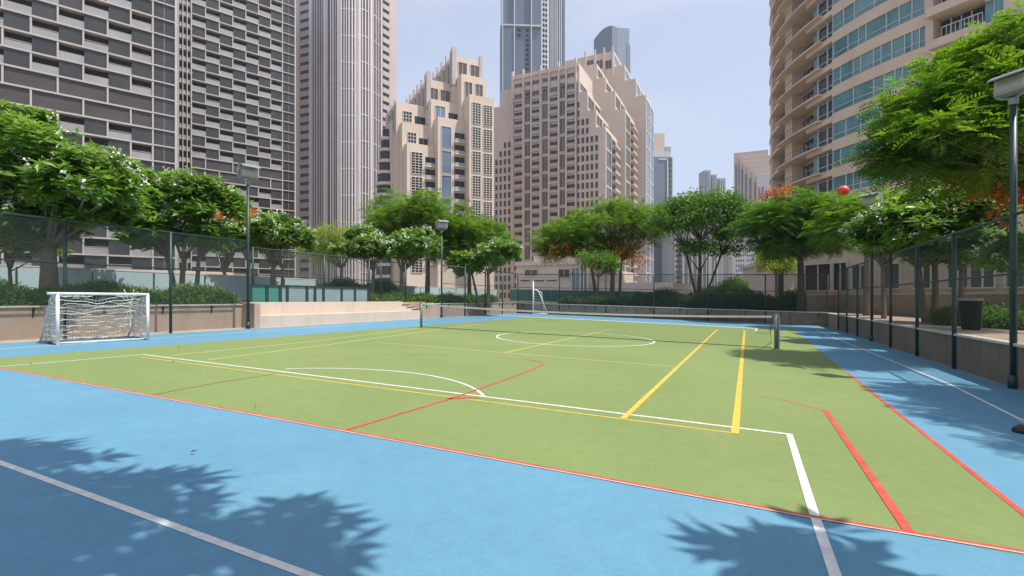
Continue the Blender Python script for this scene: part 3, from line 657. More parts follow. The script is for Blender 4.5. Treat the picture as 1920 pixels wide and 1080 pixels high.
# service bay with pipes between the two slabs
Bq = Bld('service_tower', 'narrow service bay with thin white pipes between the two dark grid slabs', F1b.P)
s0 = F1b.s_at(329, 2.0); s1 = F1b.s_at(360, 2.0); Bq.add('wall', F1b.box(MB(), s0 - 6, s1, -8, 1.0, -14, 112), M['b_recess'])
for k in range(31):
    z = 8 + 3.5 * k; Bq.add('slab_edge', F1b.box(MB(), s0 - 1.5, s1, 1.0, 2.6, z, z + .3), M['b_frame'])
    mb = F1b.box(MB(), s0 + 1.0, s1 - .3, 2.3, 2.4, z + .3, z + 1.3); Bq.add('railing', mb, M['b_rail'])
for px_, w_ in ((331, .3), (334, .22), (342, .2), (350, .2), (357.5, .3)):
    s_ = F1b.s_at(px_, 2.7); Bq.add('pipe', F1b.box(MB(), s_, s_ + w_, 2.7, 2.95, -14, 112), M['b_frame'])
Bq.done()
# podium of the dark tower
PB1 = Bld('podium_block', 'low dark podium strip with pale band under the dark grid tower', F1.P)
PB1.add('wall', F1.box(MB(), -30, 34, -1.2, 3.0, -14, ZA(512, 98)), M['b_recess'])
PB1.add('parapet', F1.box(MB(), -30, 34, 2.6, 3.3, ZA(512, 98) + .003, ZA(503, 98)), M['r_wall'])
PB1.done()

# --- T2: curved tower with vertical fins
T2 = Bld('striped_tower', 'tall curved tower wrapped in thin vertical pale fins with balcony slots at both edges', (PX(640, 200), 200))
ZT = 150
def plan(pxy): return [(PX(x, Y), Y) for x, Y in pxy]
core = plan([(557, 204), (584, 201), (600, 197.5), (620, 195.3), (640, 194.6), (660, 195.2), (680, 197.2), (700, 201), (714, 206), (730, 210), (741, 214), (735, 250), (560, 250)])
T2.add('core', MB().prism(core, -14, ZT), M['t2_glass'])
def seg(px0, Y0, px1, Y1, z0, z1, d0, d1):
    f = FR((PX(px0, Y0), Y0), (PX(px1, Y1) - PX(px0, Y0), Y1 - Y0)); Ln = (Vector((PX(px1, Y1), Y1)) - f.P).length
    return f, Ln
fl, Ll = seg(557, 204, 584, 201, 0, 0, 0, 0)
s565 = fl.s_at(564.5); s583 = fl.s_at(582)
T2.add('wall', fl.box(MB(), -.5, s565, -2, .8, -14, ZT), M['t2_wall']); T2.add('wall', fl.box(MB(), s583, Ll + .4, -2, .8, -14, ZT), M['t2_fin'])
z = 4
while z < ZT:
    T2.add('balcony_slot', fl.box(MB(), s565, s583, -1, .1, z, z + 1.4), M['t2_slot'])
    T2.add('balcony_front', fl.box(MB(), s565, s583, -1, .6, z + 1.4, z + 3.5), M['far_grey']); z += 3.505
f2, L2 = seg(714, 206, 730, 210, 0, 0, 0, 0); z = 4
while z < ZT:
    T2.add('balcony_slot', f2.box(MB(), .6, L2 - .2, -1, .15, z, z + 1.5), M['t2_slot'])
    T2.add('balcony_front', f2.box(MB(), .6, L2 - .2, -1, .7, z + 1.5, z + 3.5), M['b_frame']); z += 3.505
f3, L3 = seg(728, 209.4, 741, 214, 0, 0, 0, 0); T2.add('wall', f3.box(MB(), 0, L3, -2, .5, -14, ZT), M['t2_wall'])
knots = [(584, 201), (600, 197.5), (620, 195.3), (640, 194.6), (660, 195.2), (680, 197.2), (700, 201), (714, 206)]
def arcY(px): return float(np.interp(px, [k[0] for k in knots], [k[1] for k in knots]))
fins = [(586, .9), (591, .22), (595.5, .28), (600, .22), (604.5, .28), (610.5, 1.0), (614.5, .5), (621, .3), (625.5, .35), (630, .3), (636, 1.0), (640, .6), (645.5, .35), (650, .4), (655, .6), (660, .5), (665.5, .6), (669, .4), (673.5, 1.0), (679, .4), (684, .45), (689.5, .5), (694.5, 1.0), (699, .3), (703.5, .3), (708, .3), (713, .9)]
for px_, w_ in fins:
    Y = arcY(px_); X = PX(px_, Y); Y2 = arcY(px_ + 1); tx = Vector((PX(px_ + 1, Y2) - X, Y2 - Y)).normalized(); n_ = Vector((tx.y, -tx.x)); n_ = n_ if n_.y < 0 else -n_
    a = Vector((X, Y)) - tx * w_ / 2 - n_ * .5; b = a + tx * w_; c = b + n_ * (.5 + .45 + w_ * .4); e = a + n_ * (.5 + .45 + w_ * .4)
    T2.add('fin', MB().prism([a, b, c, e], -14, ZT), M['t2_fin'])
for (xa, xb) in ((637, 673), (674, 694), (695, 713)):
    z = 9 + (1.2 if xa > 670 else 0)
    while z < ZT:
        n_ = 6; mb = MB(); top = []; 
        for i in range(n_):
            p0 = xa + (xb - xa) * i / n_; p1 = xa + (xb - xa) * (i + 1) / n_; A_ = (PX(p0, arcY(p0) - .35), arcY(p0) - .35); B_ = (PX(p1, arcY(p1) - .35), arcY(p1) - .35)
            mb.hexa([(A_[0], A_[1], z), (B_[0], B_[1], z), (B_[0], B_[1] + .5, z), (A_[0], A_[1] + .5, z)], [(A_[0], A_[1], z + .35), (B_[0], B_[1], z + .35), (B_[0], B_[1] + .5, z + .35), (A_[0], A_[1] + .5, z + .35)])
        T2.add('spandrel_line', mb, M['t2_fin']); z += 10.5
T2.done()

# --- helpers for stone towers
def grille(B, fr, s0, s1, d, z0, z1, nx=4, nz=9, gm='w_dark'):
    mb = fr.box(MB(), s0, s1, d - .2, d + .06, z0, z1, 0)
    for i in range(nx + 1):
        s = s0 + (s1 - s0) * i / nx; fr.box(mb, s - .065, s + .065, d + .061, d + .25, z0, z1, 1)
    for i in range(nz + 1):
        z = z0 + (z1 - z0) * i / nz; fr.box(mb, s0 - .1, s1 + .1, d + .062, d + .25, z - .06, z + .06, 1)
    B.add('grille_window', mb, [M[gm], M['w_white']])
def window(B, fr, s0, s1, d, z0, z1, g='w_grey', frm='w_white', mid=True, wd=.14, name='window'):
    mb = fr.box(MB(), s0, s1, d - .2, d + .05, z0, z1, 0)
    fr.box(mb, s0 - wd, s0, d - .2, d + .22, z0 - wd, z1 + wd, 1); fr.box(mb, s1, s1 + wd, d - .2, d + .22, z0 - wd, z1 + wd, 1)
    fr.box(mb, s0, s1, d - .2, d + .218, z1, z1 + wd, 1); fr.box(mb, s0, s1, d - .2, d + .218, z0 - wd, z0, 1)
    if mid: fr.box(mb, (s0 + s1) / 2 - .05, (s0 + s1) / 2 + .05, d + .051, d + .12, z0, z1, 1)
    B.add(name, mb, [M[g], M[frm]])
def balcony(B, fr, s0, s1, d, z0, z1, proj=.9, stone='stone', g='w_dark', rail=True):
    mb = fr.box(MB(), s0, s1, d - .2, d + .04, z0 + .3, z1, 0)
    fr.box(mb, s0 - .15, s1 + .15, d + .041, d + proj, z0, z0 + .3, 1)
    if rail:
        fr.box(mb, s0 - .12, s1 + .12, d + proj - .12, d + proj - .03, z0 + .301, z0 + 1.15, 2)
    fr.box(mb, s0 + (s1 - s0) * .48, s0 + (s1 - s0) * .54, d + .041, d + .1, z0 + .3, z1, 3)
    B.add('balcony', mb, [M[g], M[stone], M['far_grey'], M['w_grey']])

# --- T3: stepped stone tower left of centre
F3 = FR((PX(763, 140), 140), (.8895, .457))
T3 = Bld('stepped_stone_tower', 'beige tower with three rows of stepped roofs and lattice windows left of centre', F3.P)
def tier(B, fr, px0, px1, ytop, d, depth, m='stone', zb=-14, cop=True):
    s0, s1 = fr.s_at(px0, d), fr.s_at(px1, d); zt = fr.z_at((px0 + px1) / 2, ytop, d)
    B.add('wall', fr.box(MB(), s0, s1, d - depth, d, zb, zt), M[m])
    return s0, s1, zt
L0 = tier(T3, F3, 763, 820, 271, 0, 20); L1 = tier(T3, F3, 754, 806, 232, -3, 17); L2_ = tier(T3, F3, 743, 800, 195, -6, 14)
M0 = tier(T3, F3, 821, 874, 223, 2.5, 28); M1 = tier(T3, F3, 808, 862, 190, -1, 26); M2 = tier(T3, F3, 801, 850, 153, -4, 26)
R0 = tier(T3, F3, 880, 926, 181, 6, 36); R1 = tier(T3, F3, 865, 912, 143, 2, 36); R2 = tier(T3, F3, 849, 902, 109, -2, 26)
# tier windows at the tops
def sub(t_, f0, f1): return t_[0] + (t_[1] - t_[0]) * f0, t_[0] + (t_[1] - t_[0]) * f1
for (tr, d, top, h_, k, ws) in ((R2, -2, 1.8, 5.2, 'w_grey', ((.2, .48), (.62, .92))), (R1, 2, 2.2, 5.5, 'w_grey', ((.14, .42), (.56, .84))), (M2, -4, 2.5, 5.5, 'w_grey', ((.1, .4), (.5, .85))), ):
    for a, b in ws: window(T3, F3, *sub(tr, a, b), d, tr[2] - top - h_, tr[2] - top, k, 'stone', True)
window(T3, F3, *sub(M1, .15, .48), -1, M1[2] - 9, M1[2] - 1.8, 'w_blue', 'w_white'); balcony(T3, F3, *sub(M1, .6, .92), -1, M1[2] - 9.5, M1[2] - 3.2)
grille(T3, F3, *sub(L2_, .22, .5), -6, L2_[2] - 8.5, L2_[2] - 2.5, 3, 6); balcony(T3, F3, *sub(L2_, .6, .95), -6, L2_[2] - 8.8, L2_[2] - 3.4)
grille(T3, F3, *sub(L1, .2, .5), -3, L1[2] - 9, L1[2] - 2.8, 3, 6); balcony(T3, F3, *sub(L1, .6, .92), -3, L1[2] - 9.5, L1[2] - 4)
for j in range(6):
    zt = R0[2] - 2.2 - j * 7.05; grille(T3, F3, *sub(R0, .12, .45), 6, zt - 6, zt, 3, 8); grille(T3, F3, *sub(R0, .57, .92), 6, zt - 6.2, zt - .2, 3, 9)
for j in range(5):
    zt = M0[2] - 2.6 - j * 7.05; window(T3, F3, *sub(M0, .13, .46), 2.5, zt - 6.4, zt, 'w_blue', 'w_white', False)
for j in range(9):
    zt = M0[2] - 3.6 - j * 3.52; balcony(T3, F3, *sub(M0, .58, .94), 2.5, zt - 3.2, zt - .2)
for j in range(5):
    zt = L0[2] - 2.5 - j * 7.05; grille(T3, F3, *sub(L0, .14, .5), 0, zt - 6.1, zt, 3, 8)
for j in range(9):
    zt = L0[2] - 3.2 - j * 3.52; balcony(T3, F3, *sub(L0, .6, .95), 0, zt - 3.2, zt - .2)
# roof piers, receding to the back left
for (tr, d, n_, hh) in ((R2, -2, 6, 1.8), (M2, -4, 6, 1.8), (L2_, -6, 3, .8)):
    for i in range(n_):
        dd_ = d - 1 - i * 4.2; a = tr[0]
        T3.add('pier', F3.box(MB(), a - .35, a + .35, dd_ - .7, dd_, tr[2] - 9, tr[2] + hh), M['b_frame'])
        if i < n_ - 1: T3.add('side_window', F3.box(MB(), a - .1, a + .3, dd_ - 3.4, dd_ - 1.4, tr[2] - 7.5, tr[2] - 1.6), M['w_grey'])
for tr, d in ((R2, -2), (M2, -4)):
    T3.add('pier', F3.box(MB(), tr[0] - .3, tr[0] + 1.0, d - .5, d + .35, tr[2] - 9, tr[2] + 2.2), M['b_frame'])
T3.add('pier', F3.box(MB(), R2[1] - .6, R2[1] + .3, -2.6, -1.7, R2[2] - 8, R2[2] + 1.4), M['b_frame'])
# dim curved side wing with stacked round balconies
sw0, sw1 = F3.s_at(731, -9), F3.s_at(746, -9)
T3.add('side_wing', F3.box(MB(), sw0 + .6, sw1, -19, -9, -14, F3.z_at(735, 224, -9)), M['stone_pink'])
for j in range(16):
    z = F3.z_at(735, 236, -9) - j * 3.5
    mb = MB(); cx, cy, _ = F3.w(sw0 + .4, -14, 0)
    rr = 4.2 * min(1, .45 + .1 * j); mb.tube([(cx, cy, z - 3.2), (cx, cy, z - 2.3)], rr, 16, 0); mb.tube([(cx, cy, z - 2.3), (cx, cy, z + .1)], rr * .8, 16, 1)
    T3.add('round_balcony', mb, [M['stone_pink'], M['w_dark']])
T3.done()

# --- T4: broad stone tower with gridded front and stepped right flank
F4 = FR((PX(1090, 190), 190), V)
T4 = Bld('broad_stone_tower', 'broad pinkish beige tower in the centre, gridded front, roof stepping down to the right', F4.P)
def s4(px, d=0): return F4.s_at(px, d)
zroof = lambda px, y, d=0: F4.z_at(px, y, d)
# left wing
wa, wb, wm = s4(925, -3), s4(966, -3), s4(938, -3)
T4.add('wall', F4.box(MB(), wa, wb, -30, -3, -14, zroof(932, 201, -3)), M['stone_pink']); T4.add('wall', F4.box(MB(), wm, wb, -33, -3.5, -14, zroof(950, 168, -3)), M['stone_pink'])
fh = 3.5
zg = zroof(1085, 152)                                # top of the balcony grid
# grid front: main mass and roof blocks
zt = zroof(1082, 118)
T4.add('wall', F4.box(MB(), s4(960), s4(1085), -22, -.9, -14, zt), M['stone_pink'])
for a, b, y in ((960, 1086, 145), (1086, 1101, 170), (1101, 1117, 205), (1117, 1135, 236)):
    s0 = s4(1085) if a == 960 else s4(a); T4.add('wall', F4.box(MB(), s0, s4(b), -19, 0, -14, zroof(b, y)), M['stone_pink'])
d2 = -19
for a, b, y in ((1060, 1119, 119), (1119, 1135, 145), (1135, 1153, 170), (1153, 1172, 203)):
    T4.add('wall', F4.box(MB(), s4(a, d2), s4(b, d2), d2 - 19, d2, -14, zroof(b, y, d2)), M['stone_pink'])
d3 = -38
for a, b, y in ((1060, 1151, 95), (1151, 1171, 121), (1171, 1192, 147), (1192, 1211, 178)):
    T4.add('wall', F4.box(MB(), s4(a, d3), s4(b, d3), d3 - 20, d3, -14, zroof(b, y, d3)), M['stone_pink'])
# grid columns
colsg = [(965, 980, 'b'), (984.5, 995.5, 'g'), (998, 1012, 'b'), (1017, 1028, 'g'), (1032, 1046, 'b'), (1050, 1061, 'g'), (1063, 1078, 'b')]
for a, b, k in colsg:
    s0, s1 = s4(a, -.9), s4(b, -.9)
    if k == 'b':
        j = 0
        while zg - j * fh > -2:
            z = zg - j * fh; balcony(T4, F4, s0, s1, -.9, z - fh, z - .8, .95, 'stone_pink', 'w_dark'); j += 1
    else:
        j = 0; off = {984.5: 0, 1017: fh * 2, 1050: fh * 2 + 1.5}[a] * 0
        while zg - j * 2 * fh > -2:
            z = zg + 1.0 - j * 2 * fh; window(T4, F4, s0, s1, -.9, z - 2 * fh + .9, z - .2, 'w_grey', 'stone_pink', True, .2); j += 1
for px_ in (962, 982, 997, 1014.5, 1030, 1048.5, 1062.2, 1080.5):
    s = s4(px_, -.9); T4.add('pier', F4.box(MB(), s - .32, s + .32, -.9, .0, -14, zt + (2.2 if px_ in (962, 982, 1014.5, 1048.5, 1080.5) else 0)), M['stone_pink'])
T4.add('roof_beam', F4.box(MB(), s4(960), s4(1085), -.9, -.25, zt - 1.2, zt + .3), M['stone'])
for r_, hh in ((0, 1.3), (1, 1.5)):
    for a, b, k in colsg:
        window(T4, F4, s4(a, -.9) + .2, s4(b, -.9) - .2, -.9, zt - 4.6 - r_ * 4.2, zt - 3.1 - r_ * 4.2, 'w_grey', 'stone_pink', True, .1, 'roof_window')
# roof piers of the back block
for px_ in (1098, 1116, 1133, 1149):
    s = s4(px_, d3); zz = zroof(px_, 95 if px_ > 1120 else 100, d3); T4.add('pier', F4.box(MB(), s - .4, s + .4, d3, d3 + .6, zz - 12, zroof(1151, 95, d3) + 2.2), M['stone'])
for a, b in ((1101, 1113), (1119, 1130), (1136, 1147)):
    window(T4, F4, s4(a, d3), s4(b, d3), d3, zroof(b, 128, d3), zroof(b, 112, d3), 'w_grey', 'stone_pink', True, .15)
window(T4, F4, s4(1100, 0), s4(1110, 0), 0, zroof(1110, 158), zroof(1110, 150), 'w_grey', 'stone_pink', True, .1) if False else None
# punched windows
for px_ in (1084.5, 1093, 1101.5, 1110, 1119):
    ytop = {1084.5: 190, 1093: 218, 1101.5: 218, 1110: 250, 1119: 250}[px_]; j = 0
    while True:
        z = zg - 1.0 - j * fh; p_y = YH - F * (z - H) / 190
        if z < -2: break
        if p_y > ytop - 2: window(T4, F4, s4(px_, 0) - .5, s4(px_, 0) + .5, 0, z - 2.3, z, 'w_dark', 'stone_pink', False, .12, 'small_window')
        j += 1
for px_ in (931, 939, 947, 955):
    ytop = {931: 285, 939: 270, 947: 250, 955: 245}[px_]; j = 0
    while True:
        z = zg - 1.0 - j * fh; p_y = YH - F * (z - H) / 200
        if z < -2: break
        if p_y > ytop - 2:
            dd_ = -3; window(T4, F4, s4(px_, dd_) - .5, s4(px_, dd_) + .5, dd_, z - 2.3, z, 'w_dark', 'stone_pink', False, .12, 'small_window')
        j += 1
# right flanks: bright frames, glass and balconies
def flank(sv, dfront, ddepth, ztop, zbot, kinds):
    P = F4.w(sv, dfront, 0); fr = FR(P, U); n = len(kinds); w_ = ddepth / n; hw = min(6.3, ztop - zbot - 2.4)
    fr.box_m = None
    for i, k in enumerate(kinds):
        a0, a1 = i * w_ + .7, (i + 1) * w_ - .7; z = ztop - 1.6
        while z - hw - .2 > zbot:
            if k == 'g': window(T4, fr, a0, a1, .0, z - hw, z, 'w_blue' if dfront < -30 else 'w_grey', 'w_white', n < 3, .5)
            else:
                for q in (0, 1): balcony(T4, fr, a0, a1, .0, z - 3.3 - q * 3.5, z - .3 - q * 3.5, 1.5, 'stone', 'w_dark')
            z -= 7.0
    T4.add('end_wall', fr.box(MB(), 0, ddepth, -.5, -.001 + .0, -14, ztop), M['stone'])
for (dq, steps) in ((0, ((1086, 145, 170), (1101, 170, 205), (1117, 205, 236), (1135, 236, 560))), (d2, ((1119, 119, 145), (1135, 145, 170), (1153, 170, 203), (1172, 203, 560))), (d3, ((1151, 95, 121), (1171, 121, 147), (1192, 147, 178), (1211, 178, 560)))):
    for px_, y0, y1 in steps:
        sv = s4(px_, dq) + .002; zt_ = zroof(px_, y0, dq); zb_ = zroof(px_, y1, dq) if y1 < 500 else 2
        if y1 < 500: zb_ = max(zb_, zt_ - 9.2)
        flank(sv, dq - .01, 18.9, zt_, zb_, ['g', 'g'] if (y1 < 500 or dq == d3) else ['g', 'b'])
T4.done()

# --- far towers
def simple_face(B, fr, px0, px1, yt, d, depth, m, zb=-14):
    s0, s1 = fr.s_at(px0, d), fr.s_at(px1, d); zt = fr.z_at((px0 + px1) / 2, yt, d) if yt is not None else 300
    B.add('wall', fr.box(MB(), s0, s1, d - depth, d, zb, zt), m); return s0, s1, zt
F5 = FR((PX(1015, 380), 380), (1, .05))
T5 = Bld('supertall_glass_tower', 'very tall blue grey glass tower rising out of frame behind the central buildings', F5.P)
a, b, _ = simple_face(T5, F5, 941, 1015, None, 0, 40, M['far_blue'])
T5.add('lower_body', F5.box(MB(), F5.s_at(938), F5.s_at(966), -20, 1.6, -14, F5.z_at(950, 52)), M['far_blue'])
for px_ in (941.5, 963.5, 995.5): s = F5.s_at(px_, 2); T5.add('mullion', F5.box(MB(), s, s + .75, 0, 2.4, -14, 300), M['far_white'])
for y0 in (50,):
    T5.add('band', F5.box(MB(), F5.s_at(939), F5.s_at(1015), 0, 2.2, F5.z_at(975, y0 + 1), F5.z_at(975, y0 - 1.5)), M['far_white'])
fB = FR(F5.w(F5.s_at(1015), 0, 0), (1, .35)); sB = fB.s_at(1059.5)
T5.add('wall', fB.box(MB(), 0, sB, -40, 0, -14, 300), M['far_white'])
s_ = fB.s_at(1017.5); e_ = fB.s_at(1027)
z = 20
while z < 290:
    for q in (0, 1): T5.add('window', fB.box(MB(), s_ + q * 2.2, s_ + q * 2.2 + 1.5, -.1, .3, z, z + 2.3), M['w_dark'])
    z += 4.0
for i, px_ in enumerate((1030, 1034, 1038, 1042, 1046, 1050, 1054, 1057)):
    s = fB.s_at(px_); T5.add('glass_strip', fB.box(MB(), s, s + .95, -.1, .25, -14, 300), M['far_blue'] if i % 2 else M['w_grey'])
z = 20
for j in range(13):
    zz = F5.z_at(985, 55 + j * 9); T5.add('window', F5.box(MB(), F5.s_at(985.5), F5.s_at(991.5), -.1, .3, zz - 2, zz), M['w_dark'])
    if j < 2: T5.add('window', F5.box(MB(), F5.s_at(969.5), F5.s_at(976), -.1, .3, zz - 2, zz), M['w_dark'])
T5.done()
T6 = Bld('curved_crown_tower', 'blue grey glass tower with a curved crown peeking over the central building', (PX(1146, 430), 430))
n = 10; pts = []; zs = []
for i in range(n + 1):
    q = i / n; px_ = 1113.5 + 34.5 * q; Y = 446 - 16 * q; pts.append((PX(px_, Y), Y)); zs.append(ZA(48 + 27 * (1 - q) ** 2.0, Y))
pb = [(p[0] + 6, p[1] + 30) for p in pts[::-1]]
T6.add('glass_face', MB().prism(pts + pb, -14, zs + zs[::-1]), M['far_blue'])
pr = [(PX(1148.2, 430), 430), (PX(1158, 432), 432), (PX(1177, 446), 446), (PX(1180, 449), 449), (PX(1180, 480), 480), (PX(1150, 470), 470)]
T6.add('glass_face', MB().prism(pr, -14, [ZA(48, 430), ZA(52, 432), ZA(53, 446), ZA(53, 449), ZA(53, 449), ZA(50, 432)]), M['far_blue2'])
T6.add('lower_face', MB().prism([(PX(1175, 444), 444), (PX(1182, 449), 449), (PX(1182, 470), 470), (PX(1176, 470), 470)], -14, ZA(82, 446)), M['far_blue'])
T6.done()
F7 = FR((PX(1240, 330), 330), (1, .03))
T7 = Bld('slender_far_tower', 'pale far tower with stepped top just right of the central building', F7.P)
simple_face(T7, F7, 1224, 1246, 250, 0, 25, M['far_cream']); simple_face(T7, F7, 1224, 1258, 284, .5, 30, M['far_white']); simple_face(T7, F7, 1248, 1258, 275, -2, 20, M['far_grey'])
simple_face(T7, F7, 1224, 1261, 294, 1.2, 30, M['far_blue2'])
a, b = F7.s_at(1234), F7.s_at(1249); z1 = F7.z_at(1240, 300, 1.2)
T7.add('mullion', F7.box(MB(), b, b + .9, 1.2, 1.8, -14, z1), M['far_white']); T7.add('band', F7.box(MB(), a, b, 1.2, 1.7, z1, z1 + 1), M['far_white'])
for j in range(24):
    zz = z1 + 1 - 3.6 * j; s = F7.s_at(1254, 1.2); T7.add('window', F7.box(MB(), s, s + 1.6, 1.1, 1.6, zz - 2, zz), M['w_grey'])
T7.done()
F8 = FR((PX(1300, 300), 300), (1, -.05))
T8 = Bld('far_grey_block', 'low pale grey block with thin columns and dotted windows behind the slim tree', F8.P)
a, b, zt = simple_face(T8, F8, 1262, 1352, 405, 0, 30, M['far_grey'])
rr_ = random.Random(5); px_ = 1264
while px_ < 1350:
    s = F8.s_at(px_); w_ = rr_.choice((.5, .9, 1.4)); T8.add('column', F8.box(MB(), s, s + w_, 0, .6, -14, zt + rr_.uniform(-1, 3)), rr_.choice((M['far_white'], M['far_cream'], M['far_blue2']))); px_ += rr_.choice((5, 7, 10))
for j in range(14):
    for q in (0, 1, 2): s = F8.s_at(1256.5 + q * 4.5 + 10, .6); T8.add('window', F8.box(MB(), s, s + .8, -.1, .75, zt - 5 - 3.3 * j, zt - 3.4 - 3.3 * j), M['w_grey'])
T8.done()
F8b = FR((PX(1340, 520), 520), (1, 0))
for i, (a_, b_, y_, lb) in enumerate(((1320.5, 1332.5, 319, 'tallest of the distant grey towers seen over the slim tree'), (1335, 1344, 327, 'grey distant tower right of the tallest one over the slim tree'), (1346, 1361, 334, 'lowest of the distant grey towers over the slim tree, with pale stripes'))):
    T = Bld('distant_tower', lb, (PX(a_, 520), 520), 'distant grey towers on the skyline'); s0, s1, zt = simple_face(T, F8b, a_, b_, y_, -i * 3, 15, M['far_grey'])
    T.add('glass_strip', F8b.box(MB(), s0 + 1.2, s0 + (s1 - s0) * .8, -i * 3, -i * 3 + .4, -14, zt - 1.5), M['far_blue2'])
    if i == 2:
        for k in range(3): T.add('fin', F8b.box(MB(), s0 + 2 + k * 2.4, s0 + 2.6 + k * 2.4, -i * 3, -i * 3 + 1, -14, zt - k * 1.5), M['far_white'])
    T.done()
F9 = FR((PX(1376, 260), 260), (1, -.45))
T9 = Bld('striped_cream_tower', 'pale tower with nested stepped cream frames and thin vertical fins left of the round tower', F9.P)
for i, (a_, b_, y_) in enumerate(((1376, 1440, 284), (1387, 1446, 294), (1394, 1446, 302), (1402, 1446, 310), (1411, 1446, 319), (1419, 1446, 328))):
    d = i * 1.6; s0, s1, zt = simple_face(T9, F9, a_, b_, y_, d, 3 if i else 30, M['far_cream'] if i < 5 else M['far_white'])
    for q in range(2 if i < 5 else 3):
        s = s0 + .7 + q * 1.5; T9.add('glass_strip', F9.box(MB(), s, s + .8, d - .1, d + .12, -14, zt - 6.0 - q * .8), M['far_blue2'])
s0, s1, zt = simple_face(T9, F9, 1352, 1432, 405, 10, 6, M['far_white'])
px_ = 1354; rr_ = random.Random(8)
while px_ < 1376: s = F9.s_at(px_, 10); T9.add('fin', F9.box(MB(), s, s + .5, 10, 10.7, -14, zt), rr_.choice((M['far_cream'], M['far_grey'], M['w_white']))); px_ += 4.4
for j in range(12):
    for q in range(9):
        s = F9.s_at(1380 + q * 4.1, 10); 
        if q != 4: T9.add('small_window', F9.box(MB(), s, s + .55, 9.9, 10.1, zt - 8 - 2.5 * j, zt - 7 - 2.5 * j), M['w_grey'])
T9.add('fin', F9.box(MB(), F9.s_at(1424, 10), F9.s_at(1430, 10), 10, 11, -14, zt), M['w_white'])
T9.done()
# --- podium block under the central tower
F11 = FR((PX(980, 95), 95), V)
T11 = Bld('podium_block', 'low beige podium block with dark windows below the central tower', F11.P)
a, b, z1 = simple_face(T11, F11, 968, 1101, 497, 0, 40, M['stone']); simple_face(T11, F11, 1101.2, 1262, 530, -1, 30, M['stone']); T11.add('cornice', F11.box(MB(), a, F11.s_at(1101), -3, .5, z1 + .003, z1 + .7), M['stone'])
a2, b2 = F11.s_at(1000, -6), F11.s_at(1100, -6); T11.add('upper_block', F11.box(MB(), a2, b2, -30, -6, z1, F11.z_at(1050, 478, -6)), M['stone_pink'])
window(T11, F11, F11.s_at(1048), F11.s_at(1068), 0, F11.z_at(1058, 520), F11.z_at(1058, 505), 'w_dark', 'stone', True)
window(T11, F11, F11.s_at(1073), F11.s_at(1087), 0, -2, F11.z_at(1080, 503), 'w_blue', 'w_white', True, name='glass_door')
window(T11, F11, F11.s_at(985), F11.s_at(1008), 0, F11.z_at(1000, 516), F11.z_at(1000, 506), 'far_grey' if False else 'w_grey', 'stone', True)
for x0_ in (976, 1003, 1026): T11.add('vent_slot', F11.box(MB(), F11.s_at(x0_), F11.s_at(x0_ + 18), -.1, .06, F11.z_at(x0_, 527.5), F11.z_at(x0_, 525.5)), M['w_dark'])
for x0_ in (1090, 1096, 1103): T11.add('column', F11.box(MB(), F11.s_at(x0_), F11.s_at(x0_ + 2), .01, 1, -14, z1), M['w_white'])
T11.done()

# --- T10: round tower on the right
CX, CY, RR = 83.0, 72.5, 40.0
T10 = Bld('round_tower', 'big round beige tower with curved bands of teal glass on the right', (CX, CY))
def th_of(px, r=RR):
    al = math.atan((px - 960) / F); dx, dy = math.sin(al), math.cos(al); b_ = dx * CX + dy * CY; q = b_ * b_ - (CX * CX + CY * CY - r * r)
    if q < 0: q = 0
    t_ = b_ - math.sqrt(q); return math.atan2(dy * t_ - CY, dx * t_ - CX) % (2 * math.pi)
def arcbox(mb, t0, t1, r0, r1, z0, z1, m=0, st=.035):
    n = max(1, int(math.ceil(abs(t1 - t0) / st))); vs = []
    for i in range(n + 1):
        t_ = t0 + (t1 - t0) * i / n; c_, s_ = math.cos(t_), math.sin(t_)
        vs += [(CX + r0 * c_, CY + r0 * s_, z0), (CX + r1 * c_, CY + r1 * s_, z0), (CX + r1 * c_, CY + r1 * s_, z1), (CX + r0 * c_, CY + r0 * s_, z1)]
    fs = [(0, 1, 2, 3), (4 * n + 3, 4 * n + 2, 4 * n + 1, 4 * n)]
    for i in range(n):
        a = 4 * i; b = a + 4
        for j in range(4): fs.append((a + j, b + j, b + (j + 1) % 4, a + (j + 1) % 4))
    return mb.add(vs, fs, m)
tA = th_of(1434.2, RR); tB = th_of(1466); tC = th_of(1513); tD = th_of(1560); tE = th_of(1737); tF = th_of(1846); tG = th_of(1882); tH = th_of(1990)
tA = min(tA, tB - .02) if tB > tA else max(tA, tB + .02)
tAA = tA + (tA - tB) * 1.0
